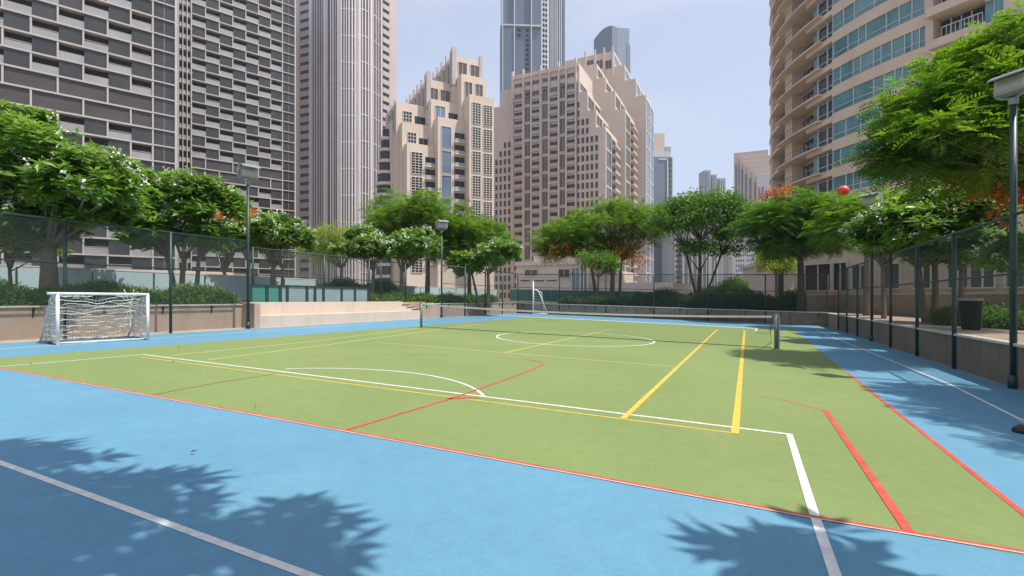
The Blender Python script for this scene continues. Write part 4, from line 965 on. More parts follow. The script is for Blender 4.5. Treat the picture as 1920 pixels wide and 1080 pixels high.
# theta decreases/increases with px; direction handled by signed spans
FL, ZS = 3.65, 33.3
T10.add('core', arcbox(MB(), tAA + (tAA - tA) * 2, tH, RR - 14, RR - 2.6, -14, 72), M['r_wall'])
T10.add('end_wall', arcbox(MB(), tAA + (tAA - tA) * 2, tA + (tB - tA) * .4, RR - 2.6, RR - .05, -14, 72), M['r_wall'])
T10.add('flat_wall', arcbox(MB(), tG, tH, RR - 2.6, RR + .1, -14, 72), M['r_wall'])
T10.add('column', arcbox(MB(), th_of(1463), th_of(1476), RR - 2.6, RR - .7, -14, 72), M['r_wall'])
T10.add('column', arcbox(MB(), tE, th_of(1752), RR - 2.6, RR + .25, -14, 72), M['r_wall'])
T10.add('roof', arcbox(MB(), tAA, tH, RR - 14, RR + .3, 72.003, 73), M['r_wall'])
mull_px = [1560 + i * 18.5 for i in range(10)]
for k in range(-9, 11):
    zs = ZS + FL * k                                 # spandrel top
    if zs > 71: continue
    T10.add('spandrel', arcbox(MB(), tD, tE, RR - 2.6, RR, zs - 1.4, zs), M['r_wall'])
    # flush teal glazing
    rk = random.Random(k + 50); px_ = 1560.5
    while px_ < 1736:
        wpx = rk.choice((14, 20, 24, 28, 38)); e_ = min(1737, px_ + wpx); t0, t1 = th_of(px_), th_of(e_)
        mb = arcbox(MB(), t0, t1, RR - 2.6, RR - .16, zs + .003, zs + FL - 1.403, 0); sg = 1 if t1 > t0 else -1
        arcbox(mb, t0, t0 + sg * .0028, RR - .159, RR - .04, zs + .003, zs + FL - 1.403, 1)
        zz_ = zs + .62; arcbox(mb, t0 + sg * .003, t1, RR - .158, RR - .06, zz_, zz_ + .09, 1)
        T10.add('window', mb, [rk.choice((M['r_glass'], M['r_glass'], M['r_glass'], M['r_curtain'], M['r_glass'], M['r_curtain'])) if rk.random() < .9 else M['r_curtain'], M['r_mull']]); px_ = e_
    # dark windows beside the balconies
    mb = arcbox(MB(), th_of(1522), tD, RR - 2.6, RR - 1.0, zs + .003, zs + FL - .55, 0)
    for p_ in (1522, 1540, 1558): t0 = th_of(p_); t1 = th_of(p_ + 2.0); arcbox(mb, t0, t1, RR - .999, RR - .8, zs, zs + FL - .5, 1)
    arcbox(mb, th_of(1522), tD, RR - .998, RR - .85, zs + .75, zs + .87, 1); arcbox(mb, th_of(1522), tD, RR - .998, RR - .85, zs + 2.35, zs + 2.47, 1)
    T10.add('window', mb, [M['r_dark'], M['r_mull']])
    T10.add('window', arcbox(MB(), th_of(1514), th_of(1522), RR - 2.6, RR - .9, zs + .003, zs + FL - .55), M['r_glass'])
    T10.add('slab_edge', arcbox(MB(), th_of(1511), tD, RR - 2.6, RR - .05, zs - 1.0, zs - .45), M['r_wall'])
    T10.add('slab_edge', arcbox(MB(), th_of(1511), tD, RR - 2.6, RR - .5, zs - .447, zs), M['r_wall'])
    # curved balconies
    mb = arcbox(MB(), th_of(1452, RR + .9), th_of(1534, RR + .6), RR - 2.6, RR + .7, zs - .46, zs - .25, 0)
    T10.add('balcony_slab', mb, M['r_wall'])
    mb = MB(); ta, tb = th_of(1454, RR + .8), th_of(1513, RR + .6)
    arcbox(mb, ta, tb, RR + .6, RR + .66, zs + .72, zs + .8, 0); arcbox(mb, ta, tb, RR + .61, RR + .65, zs - .2, zs - .15, 0)
    for q in range(14): t0 = ta + (tb - ta) * q / 13; arcbox(mb, t0, t0 + .0012, RR + .61, RR + .64, zs - .25, zs + .72, 0)
    T10.add('balcony_rail', mb, M['r_rail'])
    mb = arcbox(MB(), th_of(1477), th_of(1513), RR - 2.6, RR - 2.3, zs - .2, zs + 2.75, 0)  # door glass enlarged so its dark colour also paints the recess shade
    for p_ in (1482, 1491, 1501, 1509): t0 = th_of(p_); arcbox(mb, t0, t0 + .003, RR - 2.299, RR - 2.2, zs - .2, zs + 2.3, 1)
    arcbox(mb, th_of(1482), th_of(1510), RR - 2.298, RR - 2.2, zs + 1.7, zs + 1.8, 1)
    T10.add('balcony_door', mb, [M['r_dark'], M['r_mull']])
    # slanted slabs on the far left edge
    mb = MB(); t0 = tA; t1 = th_of(1463)
    arcbox(mb, th_of(1441), t1, RR - 2.6, RR + .12, zs - .6, zs - .1, 0); T10.add('balcony_slab', mb, M['r_wall'])
    T10.add('window', arcbox(MB(), th_of(1446), th_of(1462), RR - 2.6, RR - 1.2, zs + .1, zs + 2.4), M['r_dark'])  # dark pane stretched over the bay, its colour standing in for shade
    # box balconies towards the right and glazing
    mb = arcbox(MB(), th_of(1735, RR + 1.3), th_of(1846, RR + 1.3), RR - 2.6, RR + 1.3, zs - 1.15, zs - .25, 0); T10.add('balcony_slab', mb, M['r_wall'])
    mb = arcbox(MB(), th_of(1752), tF, RR - 2.6, RR - 1.4, zs - .2, zs + FL - 1.2, 0)
    for p_ in (1772, 1792, 1812, 1842): t0 = th_of(p_); arcbox(mb, t0, t0 + .003, RR - 1.399, RR - 1.2, zs - .2, zs + FL - 1.2, 1)
    T10.add('window', mb, [M['r_dark'], M['r_mull']])
    mb = MB(); arcbox(mb, th_of(1765, RR + 1.2), th_of(1842, RR + 1.2), RR + 1.15, RR + 1.22, zs + .75, zs + .83, 0)
    for q in range(10): t0 = th_of(1765 + 8.5 * q, RR + 1.2); arcbox(mb, t0, t0 + .0012, RR + 1.16, RR + 1.2, zs - .25, zs + .75, 0)
    T10.add('balcony_rail', mb, M['r_mull'])
    mb = arcbox(MB(), tF, tG, RR - 2.6, RR - .16, zs + .003, zs + FL - 1.403, 0); arcbox(mb, th_of(1863), th_of(1864.5), RR - .159, RR - .04, zs, zs + FL - 1.5, 1); T10.add('window', mb, [M['r_glass'], M['r_mull']])
    T10.add('spandrel', arcbox(MB(), tF, tG, RR - 2.6, RR, zs - 1.4, zs), M['r_wall'])
T10.done()
# low beige wing along the walkway
FW = FR((31.0, 22.0), (-5.5, 23.0))
TW = Bld('garden_wing', 'low beige wing with white framed windows behind the right hand trees', FW.P)
TW.add('wall', FW.box(MB(), -14, 17, -10, 0, -14, 4.9), M['stone']); TW.add('wall', FW.box(MB(), 17.01, 25, -12, -1.5, -14, 5.6), M['stone_pink'])
TW.add('cornice', FW.box(MB(), -14, 17, -.5, .35, 4.903, 5.2), M['stone']); TW.add('cornice', FW.box(MB(), 17.01, 25, -2, -1.1, 5.603, 5.9), M['stone'])
for x0_, x1_ in ((1822, 1868), (1780, 1818), (1716, 1748), (1655, 1690), (1890, 1925), (1600, 1630)):
    s0, s1 = sorted((FW.s_at(x0_), FW.s_at(x1_))); window(TW, FW, s0, s1, 0, 2.0, 3.75, 'w_grey', 'w_white', True, .1)
for x0_, x1_ in ((1512, 1560), (1565, 1590)):
    s0, s1 = sorted((FW.s_at(x0_, -1.5), FW.s_at(x1_, -1.5))); window(TW, FW, s0, s1, -1.5, 1.9, 4.2, 'w_dark', 'w_white', True, .1)
TW.done()
FX = FR((PX(1460, 52), 52), (1, -.15))
TX = Bld('garden_pavilion', 'small beige pavilion with flat roof behind the far right tree', FX.P)
s0, s1 = FX.s_at(1437), FX.s_at(1500); TX.add('wall', FX.box(MB(), s0, s1, -8, 0, -14, FX.z_at(1465, 497)), M['stone']); TX.add('roof', FX.box(MB(), s0 - .3, s1 + .3, -8.3, .5, FX.z_at(1465, 497) + .003, FX.z_at(1465, 492)), M['cap'])
TX.add('doorway', FX.box(MB(), FX.s_at(1459), FX.s_at(1469), -.1, .04, -2, FX.z_at(1465, 505)), M['w_dark']); TX.done()
# ------------------------------------------------------------------ trees and hedges
def unit(a): return a / np.maximum(np.linalg.norm(a, axis=-1, keepdims=True), 1e-9)
def leafq(p, d, n, Ln, Wd):                          # pointed leaf blades: base p, direction d, normal n
    d = unit(d); s = unit(np.cross(n, d)); Ln = np.asarray(Ln).reshape(-1, 1); Wd = np.asarray(Wd).reshape(-1, 1)
    nn = np.cross(d, s)
    return np.stack([p, p + d * Ln * .5 + s * Wd * .5 + nn * Wd * .12, p + d * Ln, p + d * Ln * .5 - s * Wd * .5 + nn * Wd * .12], axis=1)
def rosettes(rng, P, A, n, Ln, Wd):                  # plumeria: whorl of long leaves at each tip
    N = len(P); A = unit(A); ref = np.where(np.abs(A[:, 2:3]) > .9, np.array([[1., 0, 0]]), np.array([[0., 0, 1]]))
    B = unit(np.cross(A, ref)); Cc = np.cross(A, B); out = []
    for k in range(n):
        ph = 2.39996 * k + rng.uniform(0, .6, (N, 1)); el = rng.uniform(.05, .75, (N, 1)) * (1.1 - .6 * k / n)
        d = (B * np.cos(ph) + Cc * np.sin(ph)) * np.cos(el) + A * np.sin(el); d[:, 2] -= .12
        out.append(leafq(P - A * .012 * k, d, A + .2 * rng.normal(size=(N, 3)), Ln * rng.uniform(.7, 1.15, N), Wd * rng.uniform(.8, 1.2, N)))
    return np.concatenate(out)
def fronds(rng, P, D, Ln, npairs, pl, pw):           # feathery compound leaves, nearly flat
    N = len(P); D = unit(D); up = np.array([[0, 0, 1.]]) + .35 * rng.normal(size=(N, 3)); S = unit(np.cross(D, up)); Nn = unit(np.cross(S, D)); out = []
    L_ = Ln * rng.uniform(.7, 1.25, (N, 1))
    for k in range(npairs):
        q = (k + .6) / npairs; base = P + D * L_ * q - np.array([[0, 0, 1.]]) * L_ * .28 * q * q; ln = pl * (1 - .55 * abs(q - .4)) * rng.uniform(.85, 1.1, N)
        for sg in (-1, 1): out.append(leafq(base, S * sg + D * .55, Nn, ln, np.full(N, pw)))
    return np.concatenate(out)
def bz(a, b, c, n): return [a * (1 - t) ** 2 + b * 2 * t * (1 - t) + c * t * t for t in [i / n for i in range(n + 1)]]
def tree(name, label, base, trunks, crowns, kind, seed, leaf, bark='bark', nclump=26, per=60, size=1.0, flowers=0, fcol='flower', group=None, forks=5, tr=.13, rc=.75, flat=.5, cat='tree', scale_l=1.0, spots=None):
    """crowns: list of (centre xyz, radii xyz, share); trunks: list of (base offset xy, fork point xyz)"""
    rng = np.random.default_rng(seed); rr = random.Random(seed)
    t = thing(name, label, cat, tuple(base), group); base = Vector(base)
    forkpts = []; mb = MB()
    for (ox, oy), fk, r0 in trunks:
        b0_ = Vector((base.x + ox, base.y + oy, base.z - .15)); fk = Vector(fk); mid = b0_.lerp(fk, .5) + Vector((rr.uniform(-.1, .1), rr.uniform(-.1, .1), 0))
        mb.tube(bz(b0_, mid, fk, 7), [r0 * (1.35 if i == 0 else 1.12 - .06 * i) for i in range(8)], 10); forkpts.append((fk, r0 * .7))
    obj('trunk', mb, M[bark], t, True)
    cen = []; tot = sum(c[2] for c in crowns)
    for c, r, sh in crowns:
        c = np.array(c); r = np.array(r); k = max(3, int(round(nclump * sh / tot)))
        dirs = unit(rng.normal(size=(k * 3, 3))); dirs = dirs[dirs[:, 2] > -.45][:k]
        rad = rng.uniform(.45, .95, (len(dirs), 1)) ** .8; cen.append(c + dirs * r * rad)
    cen = np.concatenate(cen)
    mb = MB()
    for ci, c in enumerate(cen):
        c = Vector(c.tolist()); fk, r0 = min(forkpts, key=lambda f: (f[0] - c).length + rr.uniform(0, .5))
        if ci < 2 * len(forkpts): fk, r0 = forkpts[ci % len(forkpts)]; c = min([Vector(q.tolist()) for q in cen], key=lambda q: (q - fk).length + rr.uniform(0, 1.5))
        elif ci % 3 and len(cen) > 24: r0 *= .55
        dv = c - fk
        mid = fk + dv * .45 + Vector((0, 0, -.06 * dv.length)) + Vector((rr.uniform(-.12, .12), rr.uniform(-.12, .12), rr.uniform(0, .1))) * dv.length
        mb.tube(bz(fk - Vector((0, 0, .06)), mid, c, 6), [max(.01, r0 * (.55 - .085 * i)) for i in range(7)], 6, cap=False)
        for q in range(3):
            e = c + Vector((rr.uniform(-1, 1), rr.uniform(-1, 1), rr.uniform(-.2, .7))) * rc * .7; mb.tube([mid.lerp(c, .7), e], [max(.008, r0 * .13), .006], 4, cap=False)
    obj('limbs', mb, M[bark], t, True)
    idx = np.repeat(np.arange(len(cen)), per); n = len(idx); dv = unit(rng.normal(size=(n, 3))); rad = rng.uniform(0, 1, (n, 1)) ** .45
    szv = rng.uniform(.65, 1.25, (len(cen), 1))[idx]
    P = cen[idx] + dv * rad * rc * szv * np.array([[1, 1, flat]]); A = dv.copy(); A[:, 2] += .35
    mb = MB()
    if kind == 'plumeria':
        A = dv * .6; A[:, 2] += .9; Q = rosettes(rng, P, A, 9, .36 * scale_l, .115 * scale_l)
    elif kind == 'feather':
        D = dv.copy(); D[:, 2] *= .35; Q = fronds(rng, P, D, .52 * scale_l, 7 if scale_l < 1.5 else 5, .17 * scale_l, .05 * scale_l)
    else:
        D = unit(rng.normal(size=(n * 6, 3))); D[:, 2] -= .15; Q = leafq(np.repeat(P, 6, 0) + .22 * scale_l * rng.normal(size=(n * 6, 3)), D, rng.normal(size=(n * 6, 3)) + np.array([[0, 0, 1.]]), .26 * scale_l * rng.uniform(.6, 1.3, n * 6), np.full(n * 6, .10 * scale_l))
    mb.quads(Q); obj('crown', mb, M[leaf], t)
    if flowers:
        if kind == 'plumeria':
            out = np.where(rad[:, 0] > .7)[0]; pick = rng.choice(out, min(flowers, len(out)), replace=False); FP = P[pick] + unit(A[pick]) * .14
            ps = []
            for k in range(7):
                c = FP + .085 * rng.normal(size=FP.shape); ps.append(leafq(np.repeat(c, 3, 0), unit(rng.normal(size=(len(c) * 3, 3))), rng.normal(size=(len(c) * 3, 3)) + np.array([[0, 0, 1.2]]), np.full(len(c) * 3, .085), np.full(len(c) * 3, .065)))
            Q = np.concatenate(ps)
        else:
            c0 = np.array(spots if spots else crowns[0][0]).reshape(-1, 3); kk = rng.integers(0, len(c0), flowers); FP = c0[kk] + rng.normal(size=(flowers, 3)) * np.array([[.55, .45, .3]]) * size
            Q = leafq(np.repeat(FP, 5, 0) + .08 * rng.normal(size=(flowers * 5, 3)), unit(rng.normal(size=(flowers * 5, 3))), rng.normal(size=(flowers * 5, 3)), np.full(flowers * 5, .15), np.full(flowers * 5, .09))
        mb = MB(); mb.quads(Q); obj('blossom', mb, M[fcol], t)
    return t
def T(px, Y, z): return (PX(px, Y), Y, z)
def gr(px, Y, dz=DK - .1): X = PX(px, Y); return (X, Y, gz(X) + dz)
def cw(px, y, Y, rx, ry, rz, sh=1): return ((PX(px, Y), Y, ZA(y, Y)), (rx / F * Y, ry, rz / F * Y), sh)

TG = 'trees on the terrace around the court'
PLUM = dict(kind='plumeria', group=TG, rc=.62, flat=.8)
Y = 15.2
tree('plumeria_tree', 'large round plumeria with a thick single trunk behind the white goal', gr(92, Y), [((0, 0), T(92, Y, 3.0), .25)],
     [cw(70, 330, Y, 130, 1.7, 95, 3), cw(170, 350, Y - .3, 75, 1.4, 75, 2), cw(20, 260, Y, 70, 1.2, 55, 1), cw(-30, 340, Y, 80, 1.5, 90, 1), cw(90, 405, Y - .2, 120, 1.3, 45, 1.8), cw(10, 430, Y - .3, 60, .9, 34, .9)], leaf='leaf_plum', seed=1, nclump=78, per=27, flowers=190, bark='bark', **PLUM)
Y = 19.8
tree('plumeria_tree', 'plumeria with several slender forked stems between the goal and the left floodlight', gr(340, Y), [((-.2, 0), T(312, Y, 3.1), .11), ((.1, 0), T(345, Y, 2.9), .12), ((.4, .1), T(372, Y, 2.9), .10)],
     [cw(300, 385, Y, 105, 1.9, 75, 3), cw(385, 385, Y, 60, 1.4, 60, 1.5), cw(240, 350, Y, 50, 1.2, 50, 1), cw(330, 435, Y - .3, 100, 1.3, 30, 1.8)], leaf='leaf_plum', seed=2, nclump=66, per=27, flowers=190, **PLUM)
Y = 12.8
tree('plumeria_tree', 'low yellowish plumeria spray at the far left edge by the fence rail', gr(20, Y + 4.5), [((0, 0), T(18, Y + 4.5, 2.4), .07)], [cw(30, 452, Y + 4.5, 55, .9, 24, 1)], leaf='leaf_yellow', seed=33, nclump=9, per=26, flowers=30, **PLUM)
Y = 27
tree('plumeria_tree', 'flowering plumeria just right of the left floodlight pole', gr(512, Y), [((0, 0), T(512, Y, 3.0), .16), ((.5, 0), T(530, Y, 3.0), .1)],
     [cw(525, 442, Y, 56, 1.8, 36, 3), cw(480, 450, Y, 36, 1.2, 26, 1)], leaf='leaf_plum', seed=3, nclump=34, per=36, flowers=220, **PLUM)
tree('plumeria_tree', 'pale plumeria partly hidden by the left floodlight pole', gr(430, Y), [((0, 0), T(420, Y, 2.8), .12)], [cw(430, 448, Y, 42, 1.5, 30, 1)], leaf='leaf_plum', seed=34, nclump=18, per=34, flowers=90, **PLUM)
Y = 33
tree('plumeria_tree', 'plumeria with white blossom above the teal screen', gr(700, Y), [((0, 0), T(700, Y, 3.2), .14)], [cw(672, 462, Y, 46, 1.8, 30, 1), cw(700, 470, Y, 36, 1.5, 26, 1)], leaf='leaf_plum', seed=4, nclump=32, per=34, flowers=130, **PLUM)
tree('plumeria_tree', 'plumeria with dark bushy underside left of the middle floodlight', gr(753, Y - 1), [((0, 0), T(753, Y - 1, 3.0), .16)], [cw(762, 468, Y - 1, 44, 1.7, 34, 1), cw(790, 458, Y - 1, 30, 1.3, 26, .6)], leaf='leaf_plum', seed=5, nclump=34, per=36, flowers=170, **PLUM)
Y = 35
tree('plumeria_tree', 'dark plumeria right of the middle floodlight near the far corner', gr(915, Y), [((0, 0), T(915, Y, 3.0), .15), ((-.6, 0), T(885, Y, 3), .1)], [cw(935, 478, Y, 42, 1.8, 32, 2), cw(880, 500, Y, 36, 1.5, 24, 1)], leaf='leaf_plum', seed=6, nclump=34, per=38, flowers=90, **PLUM)
FE = dict(kind='feather', group=TG)
Y = 46
tree('flame_tree', 'orange flame tree behind the left floodlight pole', gr(468, 40), [((0, 0), T(468, 40, 4), .15)], [cw(462, 410, 40, 48, 2, 26, 1)], leaf='leaf_orange', seed=7, nclump=20, per=34, rc=.9, flat=.6, scale_l=1.3, **FE)
tree('feathery_tree', 'low yellow green tree between the two flowering plumerias', gr(640, Y), [((0, 0), T(640, Y, 4), .16)], [cw(640, 452, Y, 62, 2.6, 28, 1), cw(600, 470, Y, 40, 2, 22, .6)], leaf='leaf_yellow', seed=8, nclump=36, per=40, rc=1.1, flat=.5, scale_l=1.5, **FE)
Y = 39
tree('feathery_tree', 'tall green feathery tree with brown trunk behind the middle floodlight', gr(801, Y), [((0, 0), T(803, Y, 5.0), .2)], [cw(800, 412, Y, 84, 3.2, 42, 3), cw(740, 440, Y, 50, 2.2, 44, 1.8), cw(820, 465, Y, 50, 2.2, 26, 1.2), cw(850, 430, Y, 42, 2.2, 36, 1)], leaf='leaf_feather', seed=9, nclump=92, per=46, rc=1.05, flat=.5, scale_l=1.35, **FE)
tree('feathery_tree', 'bright green feathery tree right of the middle floodlight', gr(880, Y + 2), [((0, 0), T(880, Y + 2, 4), .18)], [cw(890, 445, Y + 2, 56, 2.6, 38, 2), cw(880, 480, Y + 2, 46, 2, 26, 1)], leaf='leaf_feather', seed=10, nclump=48, per=44, rc=1.0, flat=.55, scale_l=1.4, **FE)
tree('feathery_tree', 'sparse tall tree in front of the stepped tower left of centre', gr(735, Y + 8), [((0, 0), T(735, Y + 8, 6), .18)], [cw(728, 388, Y + 8, 34, 2.2, 26, 1), cw(720, 430, Y + 8, 30, 2, 30, 1)], leaf='leaf_dark', seed=11, nclump=30, per=30, rc=1.1, flat=.5, scale_l=1.5, **FE)
Y = 47.5
zf = ZA(468, Y)
tree('delonix_tree', 'wide umbrella shaped tree with orange blossom under its crown in the centre', gr(1147, Y), [((0, 0), T(1150, Y, ZA(485, Y)), .24), ((-1.3, .3), T(1105, Y, ZA(480, Y)), .17), ((.9, .5), T(1165, Y, ZA(490, Y)), .16)],
     [cw(1150, 418, Y, 92, 4.2, 40, 4), cw(1060, 448, Y, 62, 3.2, 30, 2), cw(1215, 435, Y, 38, 2.6, 34, 1), cw(1120, 462, Y, 100, 3, 32, 2.6), cw(1040, 470, Y, 44, 2, 22, .8)], leaf='leaf_feather', seed=12, nclump=175, per=50, rc=1.15, flat=.45, scale_l=1.5, flowers=380, fcol='leaf_orange', size=1.5,
     spots=[T(1160, Y - 2.5, ZA(475, Y - 2.5)), T(1185, Y - 2.5, ZA(490, Y - 2.5)), T(1110, Y - 2.5, ZA(493, Y - 2.5)), T(1055, Y - 2.5, ZA(470, Y - 2.5))], **FE)
Y = 40
tree('young_tree', 'small round tree under the wide umbrella crown in the centre', gr(1121, Y + 2), [((0, 0), T(1122, Y + 2, ZA(520, Y + 2)), .1)], [cw(1120, 494, Y + 2, 40, 1.6, 20, 1)], kind='leafy', leaf='leaf_dark', seed=13, nclump=16, per=34, rc=.6, flat=.6, group=TG)
Y = 38.5
tree('forked_tree', 'slim tree with a wide V shaped fork and open airy crown right of centre', gr(1311, Y), [((0, 0), T(1312, Y, ZA(508, Y)), .18), ((0, 0), T(1284, Y, ZA(462, Y)), .11), ((.02, .05), T(1313, Y, ZA(450, Y)), .11), ((.06, 0), T(1352, Y, ZA(478, Y)), .09)],
     [cw(1320, 402, Y, 85, 3, 40, 3), cw(1262, 412, Y, 44, 2.4, 36, 1.2), cw(1385, 425, Y, 46, 2.4, 42, 1.6), cw(1330, 465, Y, 60, 2, 10, .5)], kind='leafy', leaf='leaf_dark', bark='bark_dark', seed=14, nclump=110, per=32, rc=.8, flat=.55, scale_l=1.1, group=TG)
Y = 33
tree('dense_tree', 'dense dark tree right of the slim forked tree near the far right corner', gr(1500, Y), [((0, 0), T(1500, Y, ZA(480, Y)), .24)], [cw(1500, 410, Y, 92, 3.2, 48, 4), cw(1440, 430, Y, 40, 2.2, 44, 1.5), cw(1560, 410, Y, 50, 2.4, 40, 1.5), cw(1500, 462, Y, 80, 2.4, 32, 2.2)], leaf='leaf_dark', bark='bark_dark', seed=15, nclump=165, per=48, rc=.85, flat=.5, scale_l=1.2, flowers=90, fcol='leaf_orange', size=.6,
     spots=[T(1465, Y - 2, ZA(358, Y - 2)), T(1440, Y - 2, ZA(365, Y - 2))], **FE)
Y = 26
tree('feathery_tree', 'light green feathery tree behind the small floodlight on the right', gr(1625, Y), [((0, 0), T(1625, Y, ZA(470, Y)), .15)], [cw(1630, 395, Y, 64, 2.2, 30, 2), cw(1600, 420, Y, 40, 1.8, 36, 1)], leaf='leaf_feather', seed=16, nclump=56, per=44, rc=.8, flat=.5, scale_l=1.1, **FE)
Y = 17.6
tree('plumeria_tree', 'flowering plumeria with forked stems behind the right fence', gr(1738, Y), [((0, 0), T(1722, Y, ZA(500, Y)), .12), ((.2, 0), T(1752, Y, ZA(495, Y)), .12)],
     [cw(1745, 418, Y, 90, 1.8, 48, 3), cw(1680, 430, Y, 44, 1.3, 40, 1), cw(1800, 455, Y, 40, 1.1, 30, .8)], leaf='leaf_plum', seed=17, nclump=84, per=40, flowers=340, **PLUM)
tree('plumeria_tree', 'smaller plumeria further along the right fence, left of the forked one', gr(1658, 22), [((0, 0), T(1655, 22, ZA(500, 22)), .1)], [cw(1655, 458, 22, 40, 1.3, 34, 1)], leaf='leaf_plum', seed=35, nclump=22, per=34, flowers=70, **PLUM)
Y = 12.2
tree('delonix_tree', 'big overhanging feathery tree in the upper right corner', gr(1960, Y), [((0, 0), T(1935, Y, 4.6), .22)],
     [cw(1830, 210, Y, 135, 1.7, 95, 3), cw(1762, 272, Y - .2, 88, 1.5, 58, 2), cw(1890, 120, Y, 110, 1.5, 70, 2), cw(1715, 322, Y, 40, 1.0, 20, .3), cw(1850, 325, Y + .5, 90, 1.4, 34, 1.2), cw(1980, 230, Y + 1, 110, 1.6, 130, 2)], leaf='leaf_feather', seed=18, nclump=150, per=40, rc=.62, flat=.42, scale_l=.95, flowers=260, fcol='leaf_orange', size=.8,
     spots=[T(1885, Y + 1, ZA(345, Y + 1)), T(1850, Y + 1, ZA(330, Y + 1)), T(1925, Y + 1, ZA(372, Y + 1))], **FE)
tree('young_tree', 'leafy branch with pale flowers right of the litter bin by the nearest floodlight', gr(1905, 13.5), [((0, 0), T(1900, 13.5, 2.0), .05)], [cw(1900, 480, 13.5, 34, .6, 40, 1)], kind='plumeria', leaf='leaf_plum', seed=36, nclump=7, per=16, rc=.4, flat=.8, flowers=14, group=TG)
tree('plumeria_tree', 'plumeria with low dark foliage behind the right fence beside the litter bin', gr(1800, 16.5), [((0, 0), T(1803, 16.5, ZA(505, 16.5)), .1)], [cw(1800, 462, 16.5, 52, 1.0, 30, 1)], leaf='leaf_plum', seed=41, nclump=20, per=34, flowers=40, **PLUM)
tree('leafy_tree', 'yellowish leafy tree beside the small pavilion behind the far fence', gr(1455, 44), [((0, 0), T(1455, 44, ZA(500, 44)), .14)], [cw(1455, 492, 44, 26, 1.6, 30, 1)], kind='leafy', leaf='leaf_yellow', seed=42, nclump=16, per=30, rc=.8, flat=.7, scale_l=1.2, group=TG)
# trees standing just outside the picture whose shade falls on the court
tree('plumeria_tree', 'plumeria behind the photographer shading the near left corner', (3.6, -3.0, 0), [((0, 0), (2.0, .2, 3.2), .2)],
     [((-.9, 2.3, 5.0), (1.5, .8, .4), 4), ((.7, 2.05, 5.0), (.5, .25, .3), 1.6), ((-2.2, 3.4, 5.1), (.7, .3, .3), 1.2), ((.1, 1.3, 5.0), (1.0, .3, .3), 1)], leaf='leaf_plum', seed=19, nclump=44, per=4, **{**PLUM, 'rc': .45})
tree('plumeria_tree', 'plumeria just outside the frame shading the near right of the court', (6.8, -1.8, 0), [((0, 0), (5.6, -.2, 3.0), .16)],
     [((3.75, 2.2, 4.4), (.35, .08, .2), 1), ((4.3, 1.65, 4.6), (.35, .2, .3), 1.5)], leaf='leaf_plum', seed=20, nclump=7, per=4, scale_l=1.3, **{**PLUM, 'rc': .3})
tree('delonix_tree', 'overhanging tree beside the near right of the court', (12.6, 3.0, .6), [((0, 0), (11.6, 3.2, 4.2), .22)], [((10.1, 4.7, 6.0), (1.3, 1.3, .5), 3), ((11.0, 6.9, 6.1), (1.2, 1.3, .5), 2.5), ((11.3, 5.6, 6.3), (1.2, 1.6, .5), 1.5), ((10.0, 5.8, 6.0), (.8, 1.6, .4), 2)], leaf='leaf_feather', seed=21, nclump=84, per=20, rc=.6, flat=.4, **FE)

def hedge(label, P, Q, wd, z0, h, leaf, seed, n, lsz=.12, side=1, name='hedge', zr=None, dz=DK - .12):
    rng = np.random.default_rng(seed); P = Vector(P[:2]); Q = Vector(Q[:2]); d = (Q - P).normalized(); nn = Vector((-d.y, d.x)) * side; Ln = (Q - P).length
    t = thing(name, label, 'hedge', (P.x, P.y, gz(P.x) + dz)); mb = MB(); k = max(4, int(Ln / .6)); ring = []
    hh = [h * (.72 + .16 * math.sin(i * 1.3 + seed) + .08 * math.sin(i * 3.1)) for i in range(k + 1)]
    for i in range(k + 1):
        p = P + d * (Ln * i / k); zb = gz(p.x) + dz
        for a, z in ((.12, 0), (.12, .75), (.35, 1), (.7, 1), (.9, .7), (.9, 0)): q = p + nn * (wd * a); ring.append((q.x, q.y, zb + hh[i] * z * .86))
    mb.v = ring; mb.f = [(i * 6 + j, (i + 1) * 6 + j, (i + 1) * 6 + j + 1, i * 6 + j + 1) for i in range(k) for j in range(5)] + [tuple(range(6)), tuple(range(k * 6, k * 6 + 6))[::-1]]; mb.m = [0] * len(mb.f)
    obj('inner_twigs', mb, M['hedge_core'], t)
    s = rng.uniform(0, 1, n); hs = np.interp(s * k, np.arange(k + 1), hh); ang = rng.uniform(0, math.pi, n); rad = rng.uniform(.8, 1.12, n)
    a = .5 - .5 * np.cos(ang) * rad; z = np.clip(np.abs(np.sin(ang)) ** .55 * rad, 0, 1.15) * hs * (.2 + .8 * rng.uniform(0, 1, n) ** .3)
    base = np.array([P.x, P.y]) + np.outer(s * Ln, [d.x, d.y]) + np.outer(a * wd, [nn.x, nn.y]); zz = -TILT * base[:, 0] + dz + z
    c = np.column_stack([base, zz]) + .04 * rng.normal(size=(n, 3)); D = rng.normal(size=(n, 3)); D[:, 2] += .5
    Qd = leafq(c, D, rng.normal(size=(n, 3)) + np.array([[0, 0, 1.]]), lsz * rng.uniform(.6, 1.4, n), lsz * .5 * rng.uniform(.7, 1.2, n)); m2 = MB(); m2.quads(Qd); obj('foliage', m2, M[leaf], t)
    return t
hedge('leafy green hedge on the planter wall behind the white goal', C(WL - .1, -38), C(WL - .1, -24.4), 1.3, 0, 1.02, 'leaf_hedge', 1, 60000, .085, 1)
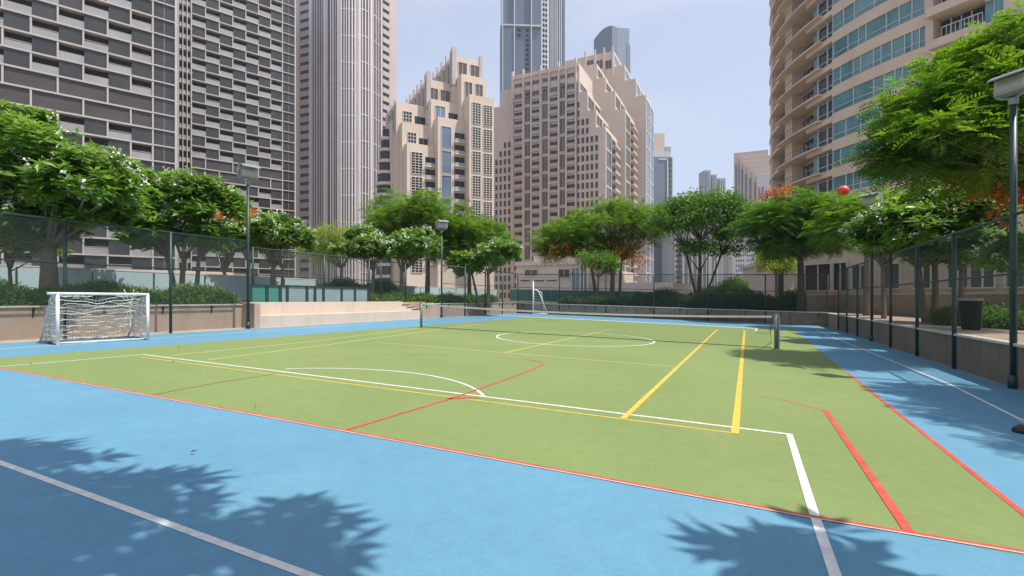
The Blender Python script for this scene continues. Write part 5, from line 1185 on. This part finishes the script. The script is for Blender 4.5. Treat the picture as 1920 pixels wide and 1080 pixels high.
for i, (x, y_, Y, r_, lb) in enumerate(((620, 532, 34, 46, 'left'), (700, 535, 33, 36, 'middle'), (515, 530, 32, 50, 'first'),)):
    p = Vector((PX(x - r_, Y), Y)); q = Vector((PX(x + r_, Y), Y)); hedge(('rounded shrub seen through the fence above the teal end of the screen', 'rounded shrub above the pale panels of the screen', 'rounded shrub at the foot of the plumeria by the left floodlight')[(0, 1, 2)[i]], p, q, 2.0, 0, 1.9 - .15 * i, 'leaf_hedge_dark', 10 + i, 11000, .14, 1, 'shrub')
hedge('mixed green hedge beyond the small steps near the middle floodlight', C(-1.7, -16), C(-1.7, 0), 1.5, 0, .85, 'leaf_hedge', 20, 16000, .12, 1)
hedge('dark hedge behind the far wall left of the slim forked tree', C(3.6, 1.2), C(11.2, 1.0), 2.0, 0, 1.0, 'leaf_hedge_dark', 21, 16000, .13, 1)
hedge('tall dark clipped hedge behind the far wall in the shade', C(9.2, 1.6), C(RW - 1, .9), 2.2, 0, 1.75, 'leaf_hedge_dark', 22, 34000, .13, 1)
p = gr(1325, 38); q = gr(1405, 37); hedge('bright green rounded shrub right of the slim forked tree', p, q, 2.2, 0, 2.85, 'leaf_bright', 23, 16000, .13, 1, 'shrub')
hedge('low green shrubs beyond the glass near the far left corner', C(2.0, 4), C(9, 4), 1.6, 0, .75, 'leaf_hedge', 24, 8000, .13, 1)
w0, w1 = gr(1760, 15.0), gr(1893, 13.6)
hedge('sunlit leafy shrubs behind the litter bin', (PX(1745, 16.5), 16.5), (PX(1925, 13.8), 13.8), 1.2, 0, .75, 'leaf_hedge', 25, 14000, .10, 1, 'shrub', dz=DK - .03)
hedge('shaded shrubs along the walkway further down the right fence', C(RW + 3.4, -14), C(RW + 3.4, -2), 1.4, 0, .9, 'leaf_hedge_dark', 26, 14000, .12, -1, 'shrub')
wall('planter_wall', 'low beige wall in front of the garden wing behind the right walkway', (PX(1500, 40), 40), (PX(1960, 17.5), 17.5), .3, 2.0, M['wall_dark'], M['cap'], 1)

# ------------------------------------------------------------------ thin summer haze over the whole place
mb = MB(); mb.box(-1560, 1560, -560, 1560, -15, 310); hz = bpy.data.materials.new('haze'); hz.use_nodes = True; t_ = hz.node_tree; t_.nodes.clear()
vo = t_.nodes.new('ShaderNodeVolumePrincipled'); vo.inputs['Density'].default_value = .00018; vo.inputs['Color'].default_value = (.86, .91, 1, 1); vo.inputs['Anisotropy'].default_value = .2
oo = t_.nodes.new('ShaderNodeOutputMaterial'); t_.links.new(vo.outputs[0], oo.inputs['Volume'])
h_ = obj('haze', mb, hz); h_['kind'] = 'stuff'
